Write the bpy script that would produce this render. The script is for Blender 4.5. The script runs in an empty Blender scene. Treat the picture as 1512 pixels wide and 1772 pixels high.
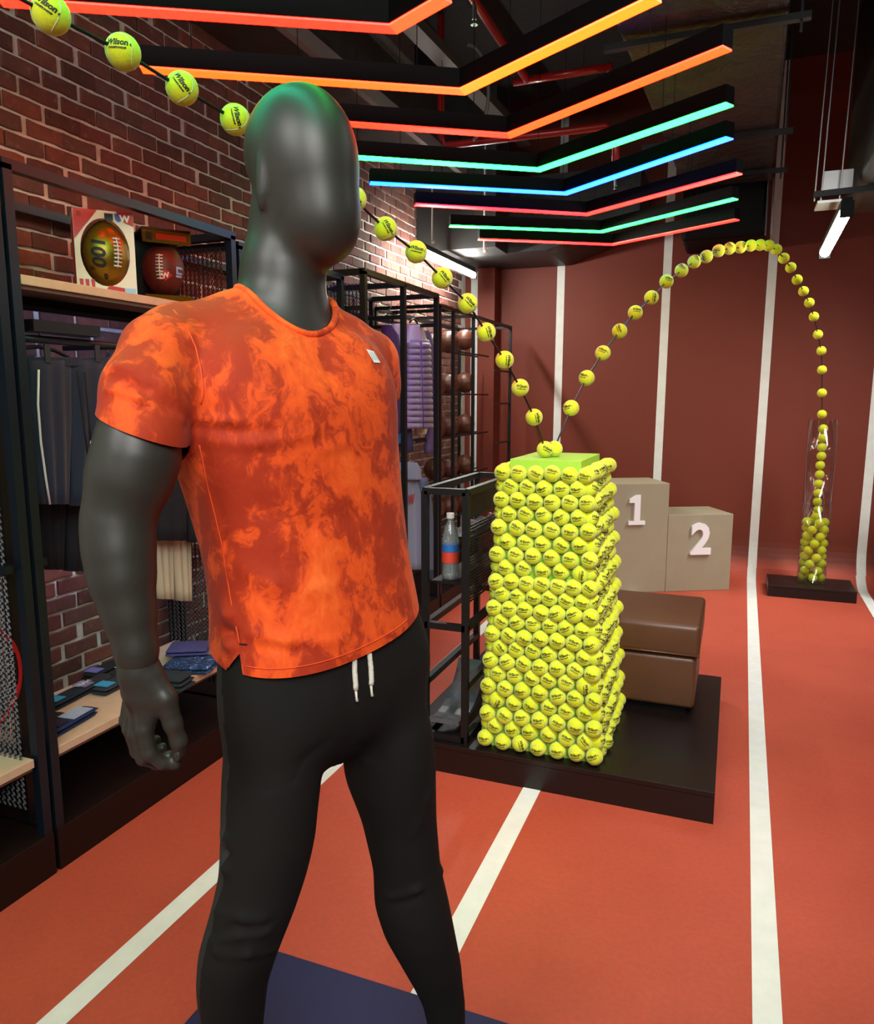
import bpy, bmesh, math, random
import numpy as np
from mathutils import Vector, Matrix
random.seed(7); RNG = np.random.RandomState(5)
SC = bpy.context.scene; COL = SC.collection

# ---------------------------------------------------------------- camera, world, lights, exposure
F = 1300.0; CX, CY = 756.0, 886.0
PSI = math.radians(21.54); PIT = math.radians(8.66); CAMH = 1.5
RV = np.array([math.cos(PSI), math.sin(PSI), 0.0]); FH = np.array([-math.sin(PSI), math.cos(PSI), 0.0])
FV = FH * math.cos(PIT) + np.array([0, 0, -math.sin(PIT)]); UV_ = np.cross(RV, FV)
CAM = np.array([0, 0, CAMH])
cd = bpy.data.cameras.new('camera'); cam = bpy.data.objects.new('camera', cd); COL.objects.link(cam)
cam.location = (0, 0, CAMH); cam.rotation_euler = (math.pi / 2 - PIT, 0, PSI)
cd.sensor_fit = 'HORIZONTAL'; cd.sensor_width = 36.0; cd.lens = F / 1512 * 36.0; cd.clip_start = 0.05
SC.camera = cam
SC.view_settings.view_transform = 'Standard'; SC.view_settings.look = 'None'
SC.view_settings.gamma = 1.0; SC.view_settings.use_curve_mapping = False
SC.view_settings.exposure = 0.0
w = bpy.data.worlds.new('world'); SC.world = w; w.use_nodes = True
w.node_tree.nodes['Background'].inputs[0].default_value = (0.75, 0.85, 1.0, 1)
w.node_tree.nodes['Background'].inputs[1].default_value = 0.03

def area(name, loc, size, power, color=(1, 1, 1), target=None, sy=None, spread=None):
    l = bpy.data.lights.new(name, 'AREA'); l.energy = power; l.color = color
    l.shape = 'RECTANGLE' if sy else 'SQUARE'; l.size = size
    if sy: l.size_y = sy
    if spread: l.spread = math.radians(spread)
    o = bpy.data.objects.new(name, l); COL.objects.link(o); o.location = loc
    d = Vector(target) - Vector(loc) if target else Vector((0, 0, -1))
    o.rotation_euler = d.to_track_quat('-Z', 'Y').to_euler()
    return o
def spot(name, loc, target, power, angle=70, blend=0.8, color=(1, 1, 1), r=0.05):
    l = bpy.data.lights.new(name, 'SPOT'); l.energy = power; l.color = color
    l.spot_size = math.radians(angle); l.spot_blend = blend; l.shadow_soft_size = r
    o = bpy.data.objects.new(name, l); COL.objects.link(o); o.location = loc
    o.rotation_euler = (Vector(target) - Vector(loc)).to_track_quat('-Z', 'Y').to_euler()
    return o
# added unseen lamps for general light, behind the camera and above the lanes
area('added_area_light', (0.8, -1.3, 3.0), 1.4, 27, (1.0, 0.98, 0.95), sy=1.4, target=(-0.55, 1.6, 0.9), spread=95)
area('added_area_light', (-1.2, -1.2, 3.0), 1.0, 40, (1.0, 0.98, 0.95), sy=1.0, target=(-1.3, 1.8, 0.8))
area('added_area_light', (1.7, 2.6, 3.1), 0.5, 9, (1.0, 0.99, 0.97), sy=2.2, target=(0.4, 2.8, 0.0))
area('added_area_light', (0.45, 1.0, 3.3), 0.5, 13, (1.0, 0.99, 0.96), sy=0.5, target=(-0.45, 2.9, 0.5), spread=62)  # added to brighten the front of the ball pedestal
area('added_area_light', (1.5, 5.2, 2.9), 0.4, 22, (1.0, 0.98, 0.95), sy=1.6, target=(0.2, 6.0, 0.0), spread=85)

# ---------------------------------------------------------------- projection helpers (pixel of the photograph -> point on a real plane)
def ray(x, y): return FV + RV * (x - CX) / F - UV_ * (y - CY) / F
def pl(x, y, ax, v):
    r = ray(x, y); t = (v - CAM[ax]) / r[ax]; return CAM + r * t
def pX(x, y, X): return pl(x, y, 0, X)
def pY(x, y, Y): return pl(x, y, 1, Y)
def pZ(x, y, Z): return pl(x, y, 2, Z)
def pH(x, y, d):
    r = ray(x, y); return CAM + r * (d / (r @ FH))
def pN(x, y, P0, n):
    r = ray(x, y); return CAM + r * (((np.array(P0) - CAM) @ n) / (r @ n))
def proj(P):
    d = np.array(P, float) - CAM; z = d @ FV
    return CX + F * (d @ RV) / z, CY - F * (d @ UV_) / z, z

# ---------------------------------------------------------------- materials
def srgb(h):
    if isinstance(h, str):
        h = [int(h[i:i + 2], 16) / 255 for i in (0, 2, 4)]
    return tuple([c / 12.92 if c <= 0.04045 else ((c + 0.055) / 1.055) ** 2.4 for c in h]) + (1,)
class NM:
    def __init__(s, name):
        s.m = bpy.data.materials.new(name); s.m.use_nodes = True; s.t = s.m.node_tree; s.n = s.t.nodes
        s.b = s.n['Principled BSDF']
    def add(s, typ, **kw):
        nd = s.n.new(typ)
        for k, v in kw.items():
            if k in nd.inputs.keys(): nd.inputs[k].default_value = v
            else: setattr(nd, k, v)
        return nd
    def link(s, a, b): s.t.links.new(a, b)
    def coords(s, kind='Object', scale=(1, 1, 1)):
        c = s.add('ShaderNodeTexCoord'); mp = s.add('ShaderNodeMapping'); mp.inputs['Scale'].default_value = scale
        s.link(c.outputs[kind], mp.inputs['Vector']); return mp.outputs[0]
    def geo(s, scale=(1, 1, 1)):
        c = s.add('ShaderNodeNewGeometry'); mp = s.add('ShaderNodeMapping'); mp.inputs['Scale'].default_value = scale
        s.link(c.outputs['Position'], mp.inputs['Vector']); return mp.outputs[0]
    def noise(s, vec, scale, detail=4, rough=0.5, dist=0.0):
        nd = s.add('ShaderNodeTexNoise', Scale=scale, Detail=detail, Roughness=rough, Distortion=dist)
        s.link(vec, nd.inputs['Vector']); return nd.outputs['Fac']
    def ramp(s, fac, stops, interp='LINEAR'):
        r = s.add('ShaderNodeValToRGB'); cr = r.color_ramp; cr.interpolation = interp
        while len(cr.elements) < len(stops): cr.elements.new(0.5)
        for e, (p, c) in zip(cr.elements, stops): e.position = p; e.color = c
        s.link(fac, r.inputs[0]); return r.outputs[0]
    def bump(s, h, strength=0.3, dist=0.01):
        b = s.add('ShaderNodeBump', Strength=strength, Distance=dist); s.link(h, b.inputs['Height'])
        s.link(b.outputs[0], s.b.inputs['Normal'])
def mat(name, col, rough=0.5, metal=0.0, bump=None, var=0.0, spec=0.5, coat=0.0, sheen=0.0, vscale=30):
    m = NM(name); c = srgb(col)
    m.b.inputs['Base Color'].default_value = c; m.b.inputs['Roughness'].default_value = rough
    m.b.inputs['Metallic'].default_value = metal; m.b.inputs['Specular IOR Level'].default_value = spec
    m.b.inputs['Coat Weight'].default_value = coat; m.b.inputs['Sheen Weight'].default_value = sheen
    v = m.geo()
    if var:
        f = m.noise(v, vscale, 5, 0.6)
        m.link(m.ramp(f, [(0.3, tuple(x * (1 - var) for x in c[:3]) + (1,)), (0.7, tuple(min(1, x * (1 + var)) for x in c[:3]) + (1,))]), m.b.inputs['Base Color'])
    if bump:
        m.bump(m.noise(v, bump[0], 3, 0.6), bump[1], bump[2] if len(bump) > 2 else 0.005)
    return m.m
def emit(name, rgb, strength=1.0):
    m = NM(name); m.b.inputs['Base Color'].default_value = (0.6, 0.6, 0.6, 1)
    m.b.inputs['Emission Color'].default_value = tuple(rgb) + (1,); m.b.inputs['Emission Strength'].default_value = strength
    m.b.inputs['Roughness'].default_value = 0.4
    return m.m

M = {}
def floor_mat():
    m = NM('floor_red'); v = m.geo()
    f = m.noise(v, 1.3, 5, 0.6); g = m.noise(v, 60, 4, 0.7); 
    c1 = m.ramp(f, [(0.3, srgb('ae4631')), (0.7, srgb('c2543d'))])
    mx = m.add('ShaderNodeMix', data_type='RGBA', blend_type='MULTIPLY'); mx.inputs['Factor'].default_value = 0.5
    m.link(c1, mx.inputs[6]); m.link(m.ramp(g, [(0.3, (0.72, 0.72, 0.72, 1)), (0.7, (1.1, 1.1, 1.1, 1))]), mx.inputs[7])
    m.link(mx.outputs[2], m.b.inputs['Base Color']); m.b.inputs['Roughness'].default_value = 0.55
    m.bump(m.noise(v, 260, 3, 0.7), 0.25, 0.002)
    return m.m
M['floor'] = floor_mat()
M['wallred'] = mat('wall_red', '6a2613', 0.65, var=0.06, vscale=3, bump=(120, 0.1, 0.002))
def wall_mat():
    # floor red low on the cove, darker red above: light falloff put into colour
    m = NM('wall_red_cove'); v = m.geo(); sx = m.add('ShaderNodeSeparateXYZ'); m.link(v, sx.inputs[0])
    ad = m.add('ShaderNodeMath', operation='MULTIPLY_ADD'); m.link(m.noise(v, 3, 4), ad.inputs[0]); ad.inputs[1].default_value = 0.12; m.link(sx.outputs[2], ad.inputs[2])
    m.link(m.ramp(ad.outputs[0], [(0.15, srgb('b84d37')), (0.24, srgb('722a16'))]), m.b.inputs['Base Color'])
    m.b.inputs['Roughness'].default_value = 0.62; m.bump(m.noise(v, 120, 3), 0.1, 0.002)
    return m.m
M['wallcove'] = wall_mat()
M['line'] = mat('line_white', 'e4e8e2', 0.5, var=0.05, vscale=12)
def brick_mat():
    m = NM('brick_face'); v = m.geo()
    inf = m.add('ShaderNodeObjectInfo'); gi = m.add('ShaderNodeNewGeometry')
    ad = m.add('ShaderNodeMath', operation='ADD'); m.link(inf.outputs['Random'], ad.inputs[0]); m.link(gi.outputs['Random Per Island'], ad.inputs[1])
    fr = m.add('ShaderNodeMath', operation='FRACT'); m.link(ad.outputs[0], fr.inputs[0])
    base = m.ramp(fr.outputs[0], [(0.0, srgb('54332a')), (0.35, srgb('744036')), (0.65, srgb('64453c')), (1.0, srgb('84493a'))])
    n = m.noise(v, 28, 6, 0.75)
    mx = m.add('ShaderNodeMix', data_type='RGBA'); m.link(m.ramp(n, [(0.58, (0, 0, 0, 1)), (0.75, (0.55, 0.55, 0.55, 1))]), mx.inputs['Factor'])
    m.link(base, mx.inputs[6]); mx.inputs[7].default_value = srgb('a58d80')
    n2 = m.noise(v, 14, 5, 0.7)
    m2 = m.add('ShaderNodeMix', data_type='RGBA', blend_type='MULTIPLY'); m2.inputs['Factor'].default_value = 0.8
    m.link(mx.outputs[2], m2.inputs[6]); m.link(m.ramp(n2, [(0.3, (0.6, 0.58, 0.56, 1)), (0.6, (1, 1, 1, 1))]), m2.inputs[7])
    m.link(m2.outputs[2], m.b.inputs['Base Color']); m.b.inputs['Roughness'].default_value = 0.85
    m.bump(m.noise(v, 90, 6, 0.7), 0.6, 0.006)
    return m.m
M['brick'] = brick_mat()
M['mortar'] = mat('mortar', 'cac7be', 0.9, var=0.15, vscale=25, bump=(80, 0.5, 0.006))
M['ceil'] = mat('ceiling_black', '15130f', 0.8, bump=(20, 0.3, 0.02))
M['duct'] = mat('duct_grey', '4a4641', 0.45, metal=0.4, var=0.3, vscale=4, bump=(6, 0.25, 0.02))
def foil_mat():
    m = NM('black_foil'); v = m.geo()
    m.b.inputs['Base Color'].default_value = srgb('3a3632'); m.b.inputs['Roughness'].default_value = 0.36
    m.b.inputs['Metallic'].default_value = 0.55
    m.bump(m.noise(v, 5, 6, 0.6, 0.8), 0.6, 0.05)
    return m.m
M['foil'] = foil_mat()
M['pipe'] = mat('pipe_red', 'a01c18', 0.3, coat=0.3)
M['steel'] = mat('black_steel', '17181a', 0.42, metal=0.35)
M['rack_bluelit'] = mat('black_steel_bluelit', '16222e', 0.35, metal=0.4)  # black steel with the blue light of the bars put into its colour
M['steelgrey'] = mat('grey_steel', '3d4043', 0.4, metal=0.5)
M['wire'] = mat('wire_steel', '9a9a98', 0.3, metal=0.9)
M['house'] = mat('lamp_housing', '08080a', 0.6, spec=0.15)
M['dark'] = mat('black_laminate', '150d0c', 0.35, spec=0.4)
M['kick'] = mat('dark_brown_laminate', '170b09', 0.5, spec=0.3)
M['wood'] = mat('pale_wood', 'd3b79c', 0.5, var=0.08, vscale=18)
M['edge'] = mat('shelf_underside', '6d5346', 0.6)
M['white'] = mat('white_plastic', 'eceeee', 0.4)
M['podium'] = mat('podium_beige', '989078', 0.6, var=0.03, vscale=8)
M['navy'] = mat('navy_cloth', '15213d', 0.85, sheen=0.2, bump=(300, 0.2, 0.002))
M['navydk'] = mat('dark_navy_cloth', '10141f', 0.9, bump=(300, 0.2, 0.002))
M['body'] = mat('mannequin_grey', '302f2a', 0.44, spec=0.6, bump=(900, 0.04, 0.001))
M['silver'] = mat('silver', 'b8bcc0', 0.25, metal=0.9)
M['drawcord'] = mat('cream_cord', 'dcd8c8', 0.8, bump=(220, 0.6, 0.003))
def felt_mat():
    m = NM('tennis_felt'); v = m.coords()
    inf = m.add('ShaderNodeObjectInfo')
    base = m.ramp(inf.outputs['Random'], [(0, srgb('cfd617')), (1, srgb('dce22a'))])
    g = m.noise(v, 90, 4, 0.7)
    mx = m.add('ShaderNodeMix', data_type='RGBA', blend_type='MULTIPLY'); mx.inputs['Factor'].default_value = 0.5
    m.link(base, mx.inputs[6]); m.link(m.ramp(g, [(0.3, (0.75, 0.78, 0.7, 1)), (0.65, (1.05, 1.05, 1.0, 1))]), mx.inputs[7])
    m.link(mx.outputs[2], m.b.inputs['Base Color']); m.b.inputs['Roughness'].default_value = 0.9
    m.b.inputs['Sheen Weight'].default_value = 0.3; m.b.inputs['Specular IOR Level'].default_value = 0.2
    m.bump(m.noise(v, 260, 3, 0.8), 0.5, 0.002)
    return m.m
M['felt'] = felt_mat()
M['seam'] = mat('ball_seam', 'c3c9a0', 0.7)
M['ink'] = mat('black_ink', '0d0e0c', 0.6)
def tee_mat():
    m = NM('tie_dye_orange'); v = m.geo((1.0, 1.0, 0.75))
    d = m.add('ShaderNodeTexNoise', Scale=6.0, Detail=4.0, Roughness=0.6); m.link(v, d.inputs['Vector'])
    ad = m.add('ShaderNodeMixRGB', blend_type='LINEAR_LIGHT'); ad.inputs[0].default_value = 0.09
    m.link(v, ad.inputs[1]); m.link(d.outputs['Color'], ad.inputs[2])
    f = m.noise(ad.outputs[0], 11.0, 6, 0.66, 0.3)
    c = m.ramp(f, [(0.0, srgb('a02c12')), (0.445, srgb('ac3214')), (0.485, srgb('bc3c16')), (0.525, srgb('e4501a')), (0.60, srgb('f05a1c')), (0.72, srgb('ff7430'))])
    m.link(c, m.b.inputs['Base Color']); m.b.inputs['Roughness'].default_value = 0.72
    m.b.inputs['Sheen Weight'].default_value = 0.05; m.b.inputs['Specular IOR Level'].default_value = 0.25
    m.bump(m.noise(v, 22, 4, 0.5, 0.6), 0.22, 0.012)
    return m.m
M['tee'] = tee_mat()
M['orange'] = mat('orange_hem', 'ec5220', 0.7)
M['jogger'] = mat('black_jogger', '1b1a18', 0.85, spec=0.2, bump=(500, 0.1, 0.001))
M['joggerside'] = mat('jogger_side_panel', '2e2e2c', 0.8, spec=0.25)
M['leather'] = mat('brown_leather', '573621', 0.42, var=0.08, vscale=10, bump=(150, 0.25, 0.003))
M['base'] = mat('blue_mat', '14204a', 0.55)
M['lime'] = mat('lime_board', '9bc93a', 0.6)
M['bball'] = mat('basketball_brown', '5f3526', 0.35, bump=(400, 0.4, 0.002))

# ---------------------------------------------------------------- mesh helpers
WO = {}
def tag(o, label=None, cat=None, group=None, kind=None):
    if label: o['label'] = label
    if cat: o['category'] = cat
    if group: o['group'] = group
    if kind: o['kind'] = kind
    return o
def empty(name, loc, label=None, cat=None, group=None, kind=None):
    o = bpy.data.objects.new(name, None); COL.objects.link(o); o.location = [float(c) for c in loc]
    o.empty_display_size = 0.05; WO[o.name] = np.array(loc, float)
    return tag(o, label, cat, group, kind)
class MB:
    def __init__(s): s.v = []; s.f = []; s.mi = []; s.cur = 0
    def add(s, vs, fs):
        b = len(s.v); s.v.extend([tuple(map(float, p)) for p in vs]); s.f.extend([tuple(b + i for i in f) for f in fs]); s.mi.extend([s.cur] * len(fs)); return s
    def box(s, lo, hi):
        x0, y0, z0 = lo; x1, y1, z1 = hi
        return s.add([(x0, y0, z0), (x1, y0, z0), (x1, y1, z0), (x0, y1, z0), (x0, y0, z1), (x1, y0, z1), (x1, y1, z1), (x0, y1, z1)],
                     [(0, 3, 2, 1), (4, 5, 6, 7), (0, 1, 5, 4), (1, 2, 6, 5), (2, 3, 7, 6), (3, 0, 4, 7)])
    def obox(s, c, ax, ay, az):
        c, ax, ay, az = [np.array(q, float) for q in (c, ax, ay, az)]
        vs = [c + i * ax + j * ay + k * az for k in (-1, 1) for j in (-1, 1) for i in (-1, 1)]
        return s.add(vs, [(0, 2, 3, 1), (4, 5, 7, 6), (0, 1, 5, 4), (1, 3, 7, 5), (3, 2, 6, 7), (2, 0, 4, 6)])
    def bar(s, a, b, w, h=None, up=(0, 0, 1)):
        a, b = np.array(a, float), np.array(b, float); d = b - a; L = np.linalg.norm(d); d /= L
        u = np.array(up, float)
        if abs(d @ u) > 0.95: u = np.array([0, 1.0, 0])
        r = np.cross(d, u); r /= np.linalg.norm(r); u = np.cross(r, d)
        return s.obox((a + b) / 2, r * w / 2, d * L / 2, u * (h or w) / 2)
    def tube(s, pts, r, n=8, closed=False, cap=True):
        P = [np.array(p, float) for p in pts]; m = len(P); rr = r if hasattr(r, '__len__') else [r] * m
        rings = []; ref = np.array([0.0, 0.0, 1.0]); pu = None
        for i in range(m):
            a = P[(i - 1) % m] if closed or i > 0 else P[i]; b = P[(i + 1) % m] if closed or i < m - 1 else P[i]
            d = b - a; d /= (np.linalg.norm(d) + 1e-12)
            u = pu if pu is not None else (ref if abs(d @ ref) < 0.9 else np.array([1.0, 0, 0]))
            u = u - d * (u @ d); u /= (np.linalg.norm(u) + 1e-12); pu = u; v = np.cross(d, u)
            rings.append([P[i] + (u * math.cos(2 * math.pi * k / n) + v * math.sin(2 * math.pi * k / n)) * rr[i] for k in range(n)])
        return s.rings(rings, closed, cap)
    def rings(s, rings, closed=False, cap=True):
        n = len(rings[0]); m = len(rings); vs = [p for r in rings for p in r]; fs = []
        for i in range(m if closed else m - 1):
            j = (i + 1) % m
            for k in range(n):
                l = (k + 1) % n; fs.append((i * n + k, i * n + l, j * n + l, j * n + k))
        if cap and not closed:
            fs.append(tuple(range(n))[::-1]); fs.append(tuple((m - 1) * n + k for k in range(n)))
        return s.add(vs, fs)
    def lathe(s, c, prof, n=20, axis='z'):
        rings = []
        for r, h in prof:
            rg = []
            for k in range(n):
                a = 2 * math.pi * k / n; x, y = max(r, 1e-5) * math.cos(a), max(r, 1e-5) * math.sin(a)
                rg.append({'z': (c[0] + x, c[1] + y, c[2] + h), 'y': (c[0] + x, c[1] + h, c[2] + y), 'x': (c[0] + h, c[1] + x, c[2] + y)}[axis])
            rings.append(rg)
        return s.rings(rings)
    def ell(s, c, r, n=20, m=12, R=None):
        c = np.array(c, float); rings = []
        for i in range(m + 1):
            t = math.pi * (i / m); rg = []
            for k in range(n):
                a = 2 * math.pi * k / n; st = max(math.sin(t), 1e-3)
                p = np.array([r[0] * st * math.cos(a), r[1] * st * math.sin(a), r[2] * math.cos(t)])
                rg.append(c + (R @ p if R is not None else p))
            rings.append(rg)
        return s.rings(rings)
    def build(s, name, m, parent=None, smooth=False, bevel=0, origin=None, kind=None, sub=0, label=None, seg=2):
        V = np.array(s.v, float)
        if origin is None:
            lo, hi = V.min(0), V.max(0); origin = (lo + hi) / 2
            if parent is None: origin[2] = lo[2]
        origin = np.array(origin, float)
        me = bpy.data.meshes.new(name); me.from_pydata([tuple(p) for p in (V - origin)], [], s.f)
        for mm in (m if isinstance(m, (list, tuple)) else [m]): me.materials.append(mm)
        if any(s.mi): me.polygons.foreach_set('material_index', s.mi)
        if smooth: me.polygons.foreach_set('use_smooth', [True] * len(me.polygons))
        me.update(); fixn(me)
        o = bpy.data.objects.new(name, me); COL.objects.link(o); WO[o.name] = origin
        if parent is not None:
            o.parent = parent; o.location = [float(c) for c in origin - WO[parent.name]]
        else: o.location = [float(c) for c in origin]
        if bevel:
            b = o.modifiers.new('bevel', 'BEVEL'); b.width = bevel; b.segments = seg; b.limit_method = 'ANGLE'
        if sub:
            b = o.modifiers.new('sub', 'SUBSURF'); b.levels = sub; b.render_levels = sub
        if kind: o['kind'] = kind
        if label: o['label'] = label
        return o
def fixn(me):
    if len(me.polygons) > 60000: return
    bm = bmesh.new(); bm.from_mesh(me); bmesh.ops.recalc_face_normals(bm, faces=bm.faces); bm.to_mesh(me); bm.free()
def text_mesh(txt, size=1.0, bold=0.0, extrude=0.0, shear=0.0):
    c = bpy.data.curves.new('t', 'FONT'); c.body = txt; c.size = size; c.offset = bold; c.extrude = extrude; c.shear = shear
    c.align_x = 'CENTER'; c.align_y = 'CENTER'; c.resolution_u = 3
    o = bpy.data.objects.new('t', c); COL.objects.link(o)
    bpy.context.view_layer.update()
    me = o.evaluated_get(bpy.context.evaluated_depsgraph_get()).to_mesh()
    V = [tuple(v.co) for v in me.vertices]; Fc = [tuple(p.vertices) for p in me.polygons]
    o.to_mesh_clear(); bpy.data.objects.remove(o); bpy.data.curves.remove(c)
    return V, Fc
def place_text(mb, txt, c, right, up, size, bold=0.0, extrude=0.0, shear=0.0, warp=None):
    V, Fc = text_mesh(txt, 1.0, bold, extrude / size, shear)
    if warp and size > 0.02:
        bm = bmesh.new(); vv = [bm.verts.new(v) for v in V]
        for f in Fc:
            try: bm.faces.new([vv[i] for i in f])
            except ValueError: pass
        bmesh.ops.triangulate(bm, faces=bm.faces)
        for _ in range(4):
            ed = [e for e in bm.edges if e.calc_length() > 0.13]
            if not ed: break
            bmesh.ops.subdivide_edges(bm, edges=ed, cuts=1); bmesh.ops.triangulate(bm, faces=[f for f in bm.faces if len(f.verts) > 3])
        bm.verts.index_update(); V = [tuple(v.co) for v in bm.verts]; Fc = [tuple(v.index for v in f.verts) for f in bm.faces]; bm.free()
    c, right, up = np.array(c, float), np.array(right, float), np.array(up, float); n = np.cross(right, up)
    pts = [c + (right * v[0] + up * v[1] + n * v[2]) * size for v in V]
    if warp: pts = [warp(p) for p in pts]
    mb.add(pts, Fc)
def poly_plate(mb, pts, n, t):
    """extruded polygon"""
    P = [np.array(p, float) for p in pts]; n = np.array(n, float) * t; k = len(P)
    mb.add([p for p in P] + [p + n for p in P], [tuple(range(k))[::-1], tuple(range(k, 2 * k))] + [(i, (i + 1) % k, k + (i + 1) % k, k + i) for i in range(k)])

# ================================================================= STRUCTURE
WALLY = 6.8; CR = 0.3; WX = -2.4
def S(name, mb, m, **kw): return tag(mb.build(name, m, **kw), kind='structure')
def sweep(x0, x1, lift=0.0, z1=3.95, y0=-2.6, part='all'):
    pr = []
    if part in ('floor',): pr += [(y0, 0.0), (WALLY - CR, 0.0)]
    a0, a1 = (0, 45) if part == 'floor' else (45, 90)
    for k in range(1 if part == 'floor' else 0, 6):
        a = math.radians(a0 + (a1 - a0) * k / 5); pr.append((WALLY - CR + (CR - lift) * math.sin(a), CR - (CR - lift) * math.cos(a)))
    if part == 'floor': pr = [(y, z + lift if z == 0 else z) for y, z in pr]
    if part == 'wall': pr.append((WALLY - lift, z1))
    return pr
def sweep_mesh(pr, xa, xb, xa1=None, xb1=None):
    mb = MB(); n = len(pr); L = [0]
    for i in range(1, n): L.append(L[-1] + math.dist(pr[i], pr[i - 1]))
    vs = []
    for (y, z), l in zip(pr, L):
        t = l / L[-1]; a = xa + ((xa1 if xa1 is not None else xa) - xa) * t; b = xb + ((xb1 if xb1 is not None else xb) - xb) * t
        vs += [(a, y, z), (b, y, z)]
    mb.add(vs, [(2 * i, 2 * i + 1, 2 * i + 3, 2 * i + 2) for i in range(n - 1)]); return mb
fl = sweep_mesh(sweep(0, 0, part='floor'), -2.5, 3.0); FLOOR = S('floor', fl, M['floor'], origin=(0, 0, 0))
wb = sweep_mesh(sweep(0, 0, part='wall', z1=4.6), -2.5, 3.0); WBACK = S('wall_back', wb, M['wallcove'], origin=(0, WALLY, 0))
LW = 0.034
for xa, xb in ((-1.45, -1.475), (-0.655, -0.655), (0.115, 0.195), (0.93, 1.0)):
    sweep_mesh(sweep(0, 0, lift=0.002, part='floor'), xa - LW, xa + LW, xb - LW, xb + LW).build('lane_line', M['line'], FLOOR, label='painted white lane line')
for xa, xb in ((-1.512, -1.500), (-0.615, -0.595), (0.197, 0.215), (1.005, 1.03), (-2.31, -2.31)):
    sweep_mesh(sweep(0, 0, lift=0.002, part='wall', z1=4.59), xa - LW, xa + LW, xb - LW, xb + LW).build('lane_line', M['line'], WBACK, label='painted white lane line running up the wall')
# other walls that close the room
S('wall_right', MB().box((2.9, -2.6, 0), (3.0, WALLY, 4.6)), M['wallred'])
S('wall_front', MB().box((-2.5, -2.7, 0), (3.0, -2.6, 4.6)), mat('shop_front_grey', '8f8c88', 0.8))
S('ceiling', MB().box((-2.5, -2.7, 4.6), (3.0, WALLY + 0.1, 4.7)), M['ceil'])
# brick wall: mortar bed, bricks as parts
mw = MB().box((WX - 0.12, -2.6, 0), (WX, WALLY, 4.6)); WLEFT = S('wall_left', mw, M['mortar'], origin=(WX, 0, 0))
BL, BH, BP, BQ = 0.156, 0.052, 0.170, 0.0645
def brick_geo(cy, cz, l, h, rng, t=0.009):
    n = 5; front = []; 
    j = lambda s: rng.uniform(-s, s)
    outline = []
    for k in range(n): outline.append((-l / 2 + l * k / (n - 1), -h / 2 + j(0.0025)))
    for k in range(n): outline.append((l / 2 - l * k / (n - 1), h / 2 + j(0.0025)))
    outline = [(a + j(0.001), b) for a, b in outline]
    k = len(outline); vs = []
    for a, b in outline: vs.append((WX - 0.002, cy + a, cz + b))
    for a, b in outline: vs.append((WX + t * 0.75, cy + a, cz + b))
    for a, b in outline: vs.append((WX + t, cy + a * 0.965, cz + b * 0.88))
    fs = []
    for r in range(2):
        for i in range(k): fs.append((r * k + i, r * k + (i + 1) % k, (r + 1) * k + (i + 1) % k, (r + 1) * k + i))
    fs += [(2 * k + i, 2 * k + i + 1, 2 * k + k - 2 - i, 2 * k + k - 1 - i) for i in range(k // 2 - 1)]
    return vs, fs
variants = []
rngb = random.Random(3)
for i in range(8):
    vs, fs = brick_geo(0, 0, BL * (0.97 + 0.05 * rngb.random()), BH, rngb)
    me = bpy.data.meshes.new('brick'); me.from_pydata([(a - WX, b, c) for a, b, c in vs], [], fs); me.materials.append(M['brick']); me.update(); fixn(me)
    variants.append(me)
cells = []
rows = int(3.3 / BQ)
for r in range(rows):
    z = 0.03 + BQ * (r + 0.5)
    for q in range(int(5.9 / BP) + 2):
        y = 0.9 + BP * q + (BP / 2 if r % 2 else 0) + rngb.uniform(-0.012, 0.012)
        if y > WALLY - 0.16 or z > 3.25: continue
        cells.append((y, z))
def hidden(x, y):   # behind the mannequin, garments or furniture in the photograph
    if x < -20 or x > 830 or y < -20: return True
    if 395 < x < 620 and y > 170: return True
    if 150 < x < 700 and y > 500 and not (x < 330 and 985 < y < 1120): return True
    if x < 200 and 585 < y < 960: return True
    if x < 150 and 480 < y < 520: return True
    if x < 400 and y > 1200: return True
    return False
sc_ = []
for i, (y, z) in enumerate(cells):
    a = proj((WX, y - BL / 2, z)); b = proj((WX, y + BL / 2, z)); c = proj((WX, y, z))
    if c[2] < 0.5 or hidden(c[0], c[1]): s_ = 0
    else: s_ = abs(b[0] - a[0]) * BH * F / c[2]
    sc_.append((s_, i))
sc_.sort(reverse=True); chosen = set(i for s_, i in sc_[:300] if s_ > 0)
rest = MB()
for i, (y, z) in enumerate(cells):
    if i in chosen:
        o = bpy.data.objects.new('brick', variants[rngb.randrange(8)]); COL.objects.link(o); o.parent = WLEFT
        o.location = (rngb.uniform(-0.0015, 0.002), y, z); o.rotation_euler = (rngb.uniform(-0.012, 0.012), 0, 0)
    else:
        vs, fs = brick_geo(y, z, BL * (0.97 + 0.05 * rngb.random()), BH, rngb); rest.add(vs, fs)
rest.build('bricks', M['brick'], WLEFT, kind='stuff')
# soffit over the brick wall, dark lining strip, bulkhead, ducts, beams
S('trim_1', MB().box((WX, -2.6, 3.18), (-2.02, 5.62, 3.5)), M['duct'])
S('trim_2', MB().box((-2.02, -2.6, 3.14), (-1.98, 5.62, 3.22)), mat('strip_grey', '8a8884', 0.5))
# bulkhead across the back left
bh = MB(); bh.box((WX, 5.62, 2.62), (-1.75, 5.95, 4.6)); S('wall_bulkhead', bh, mat('bulkhead_dark', '262422', 0.6, bump=(5, 0.3, 0.02)))
# dark ceiling deck above the lanes, with an opening towards the right
S('ceiling_deck', MB().box((-2.02, -2.6, 3.75), (0.9, 5.95, 3.85)), M['ceil'])
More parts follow.
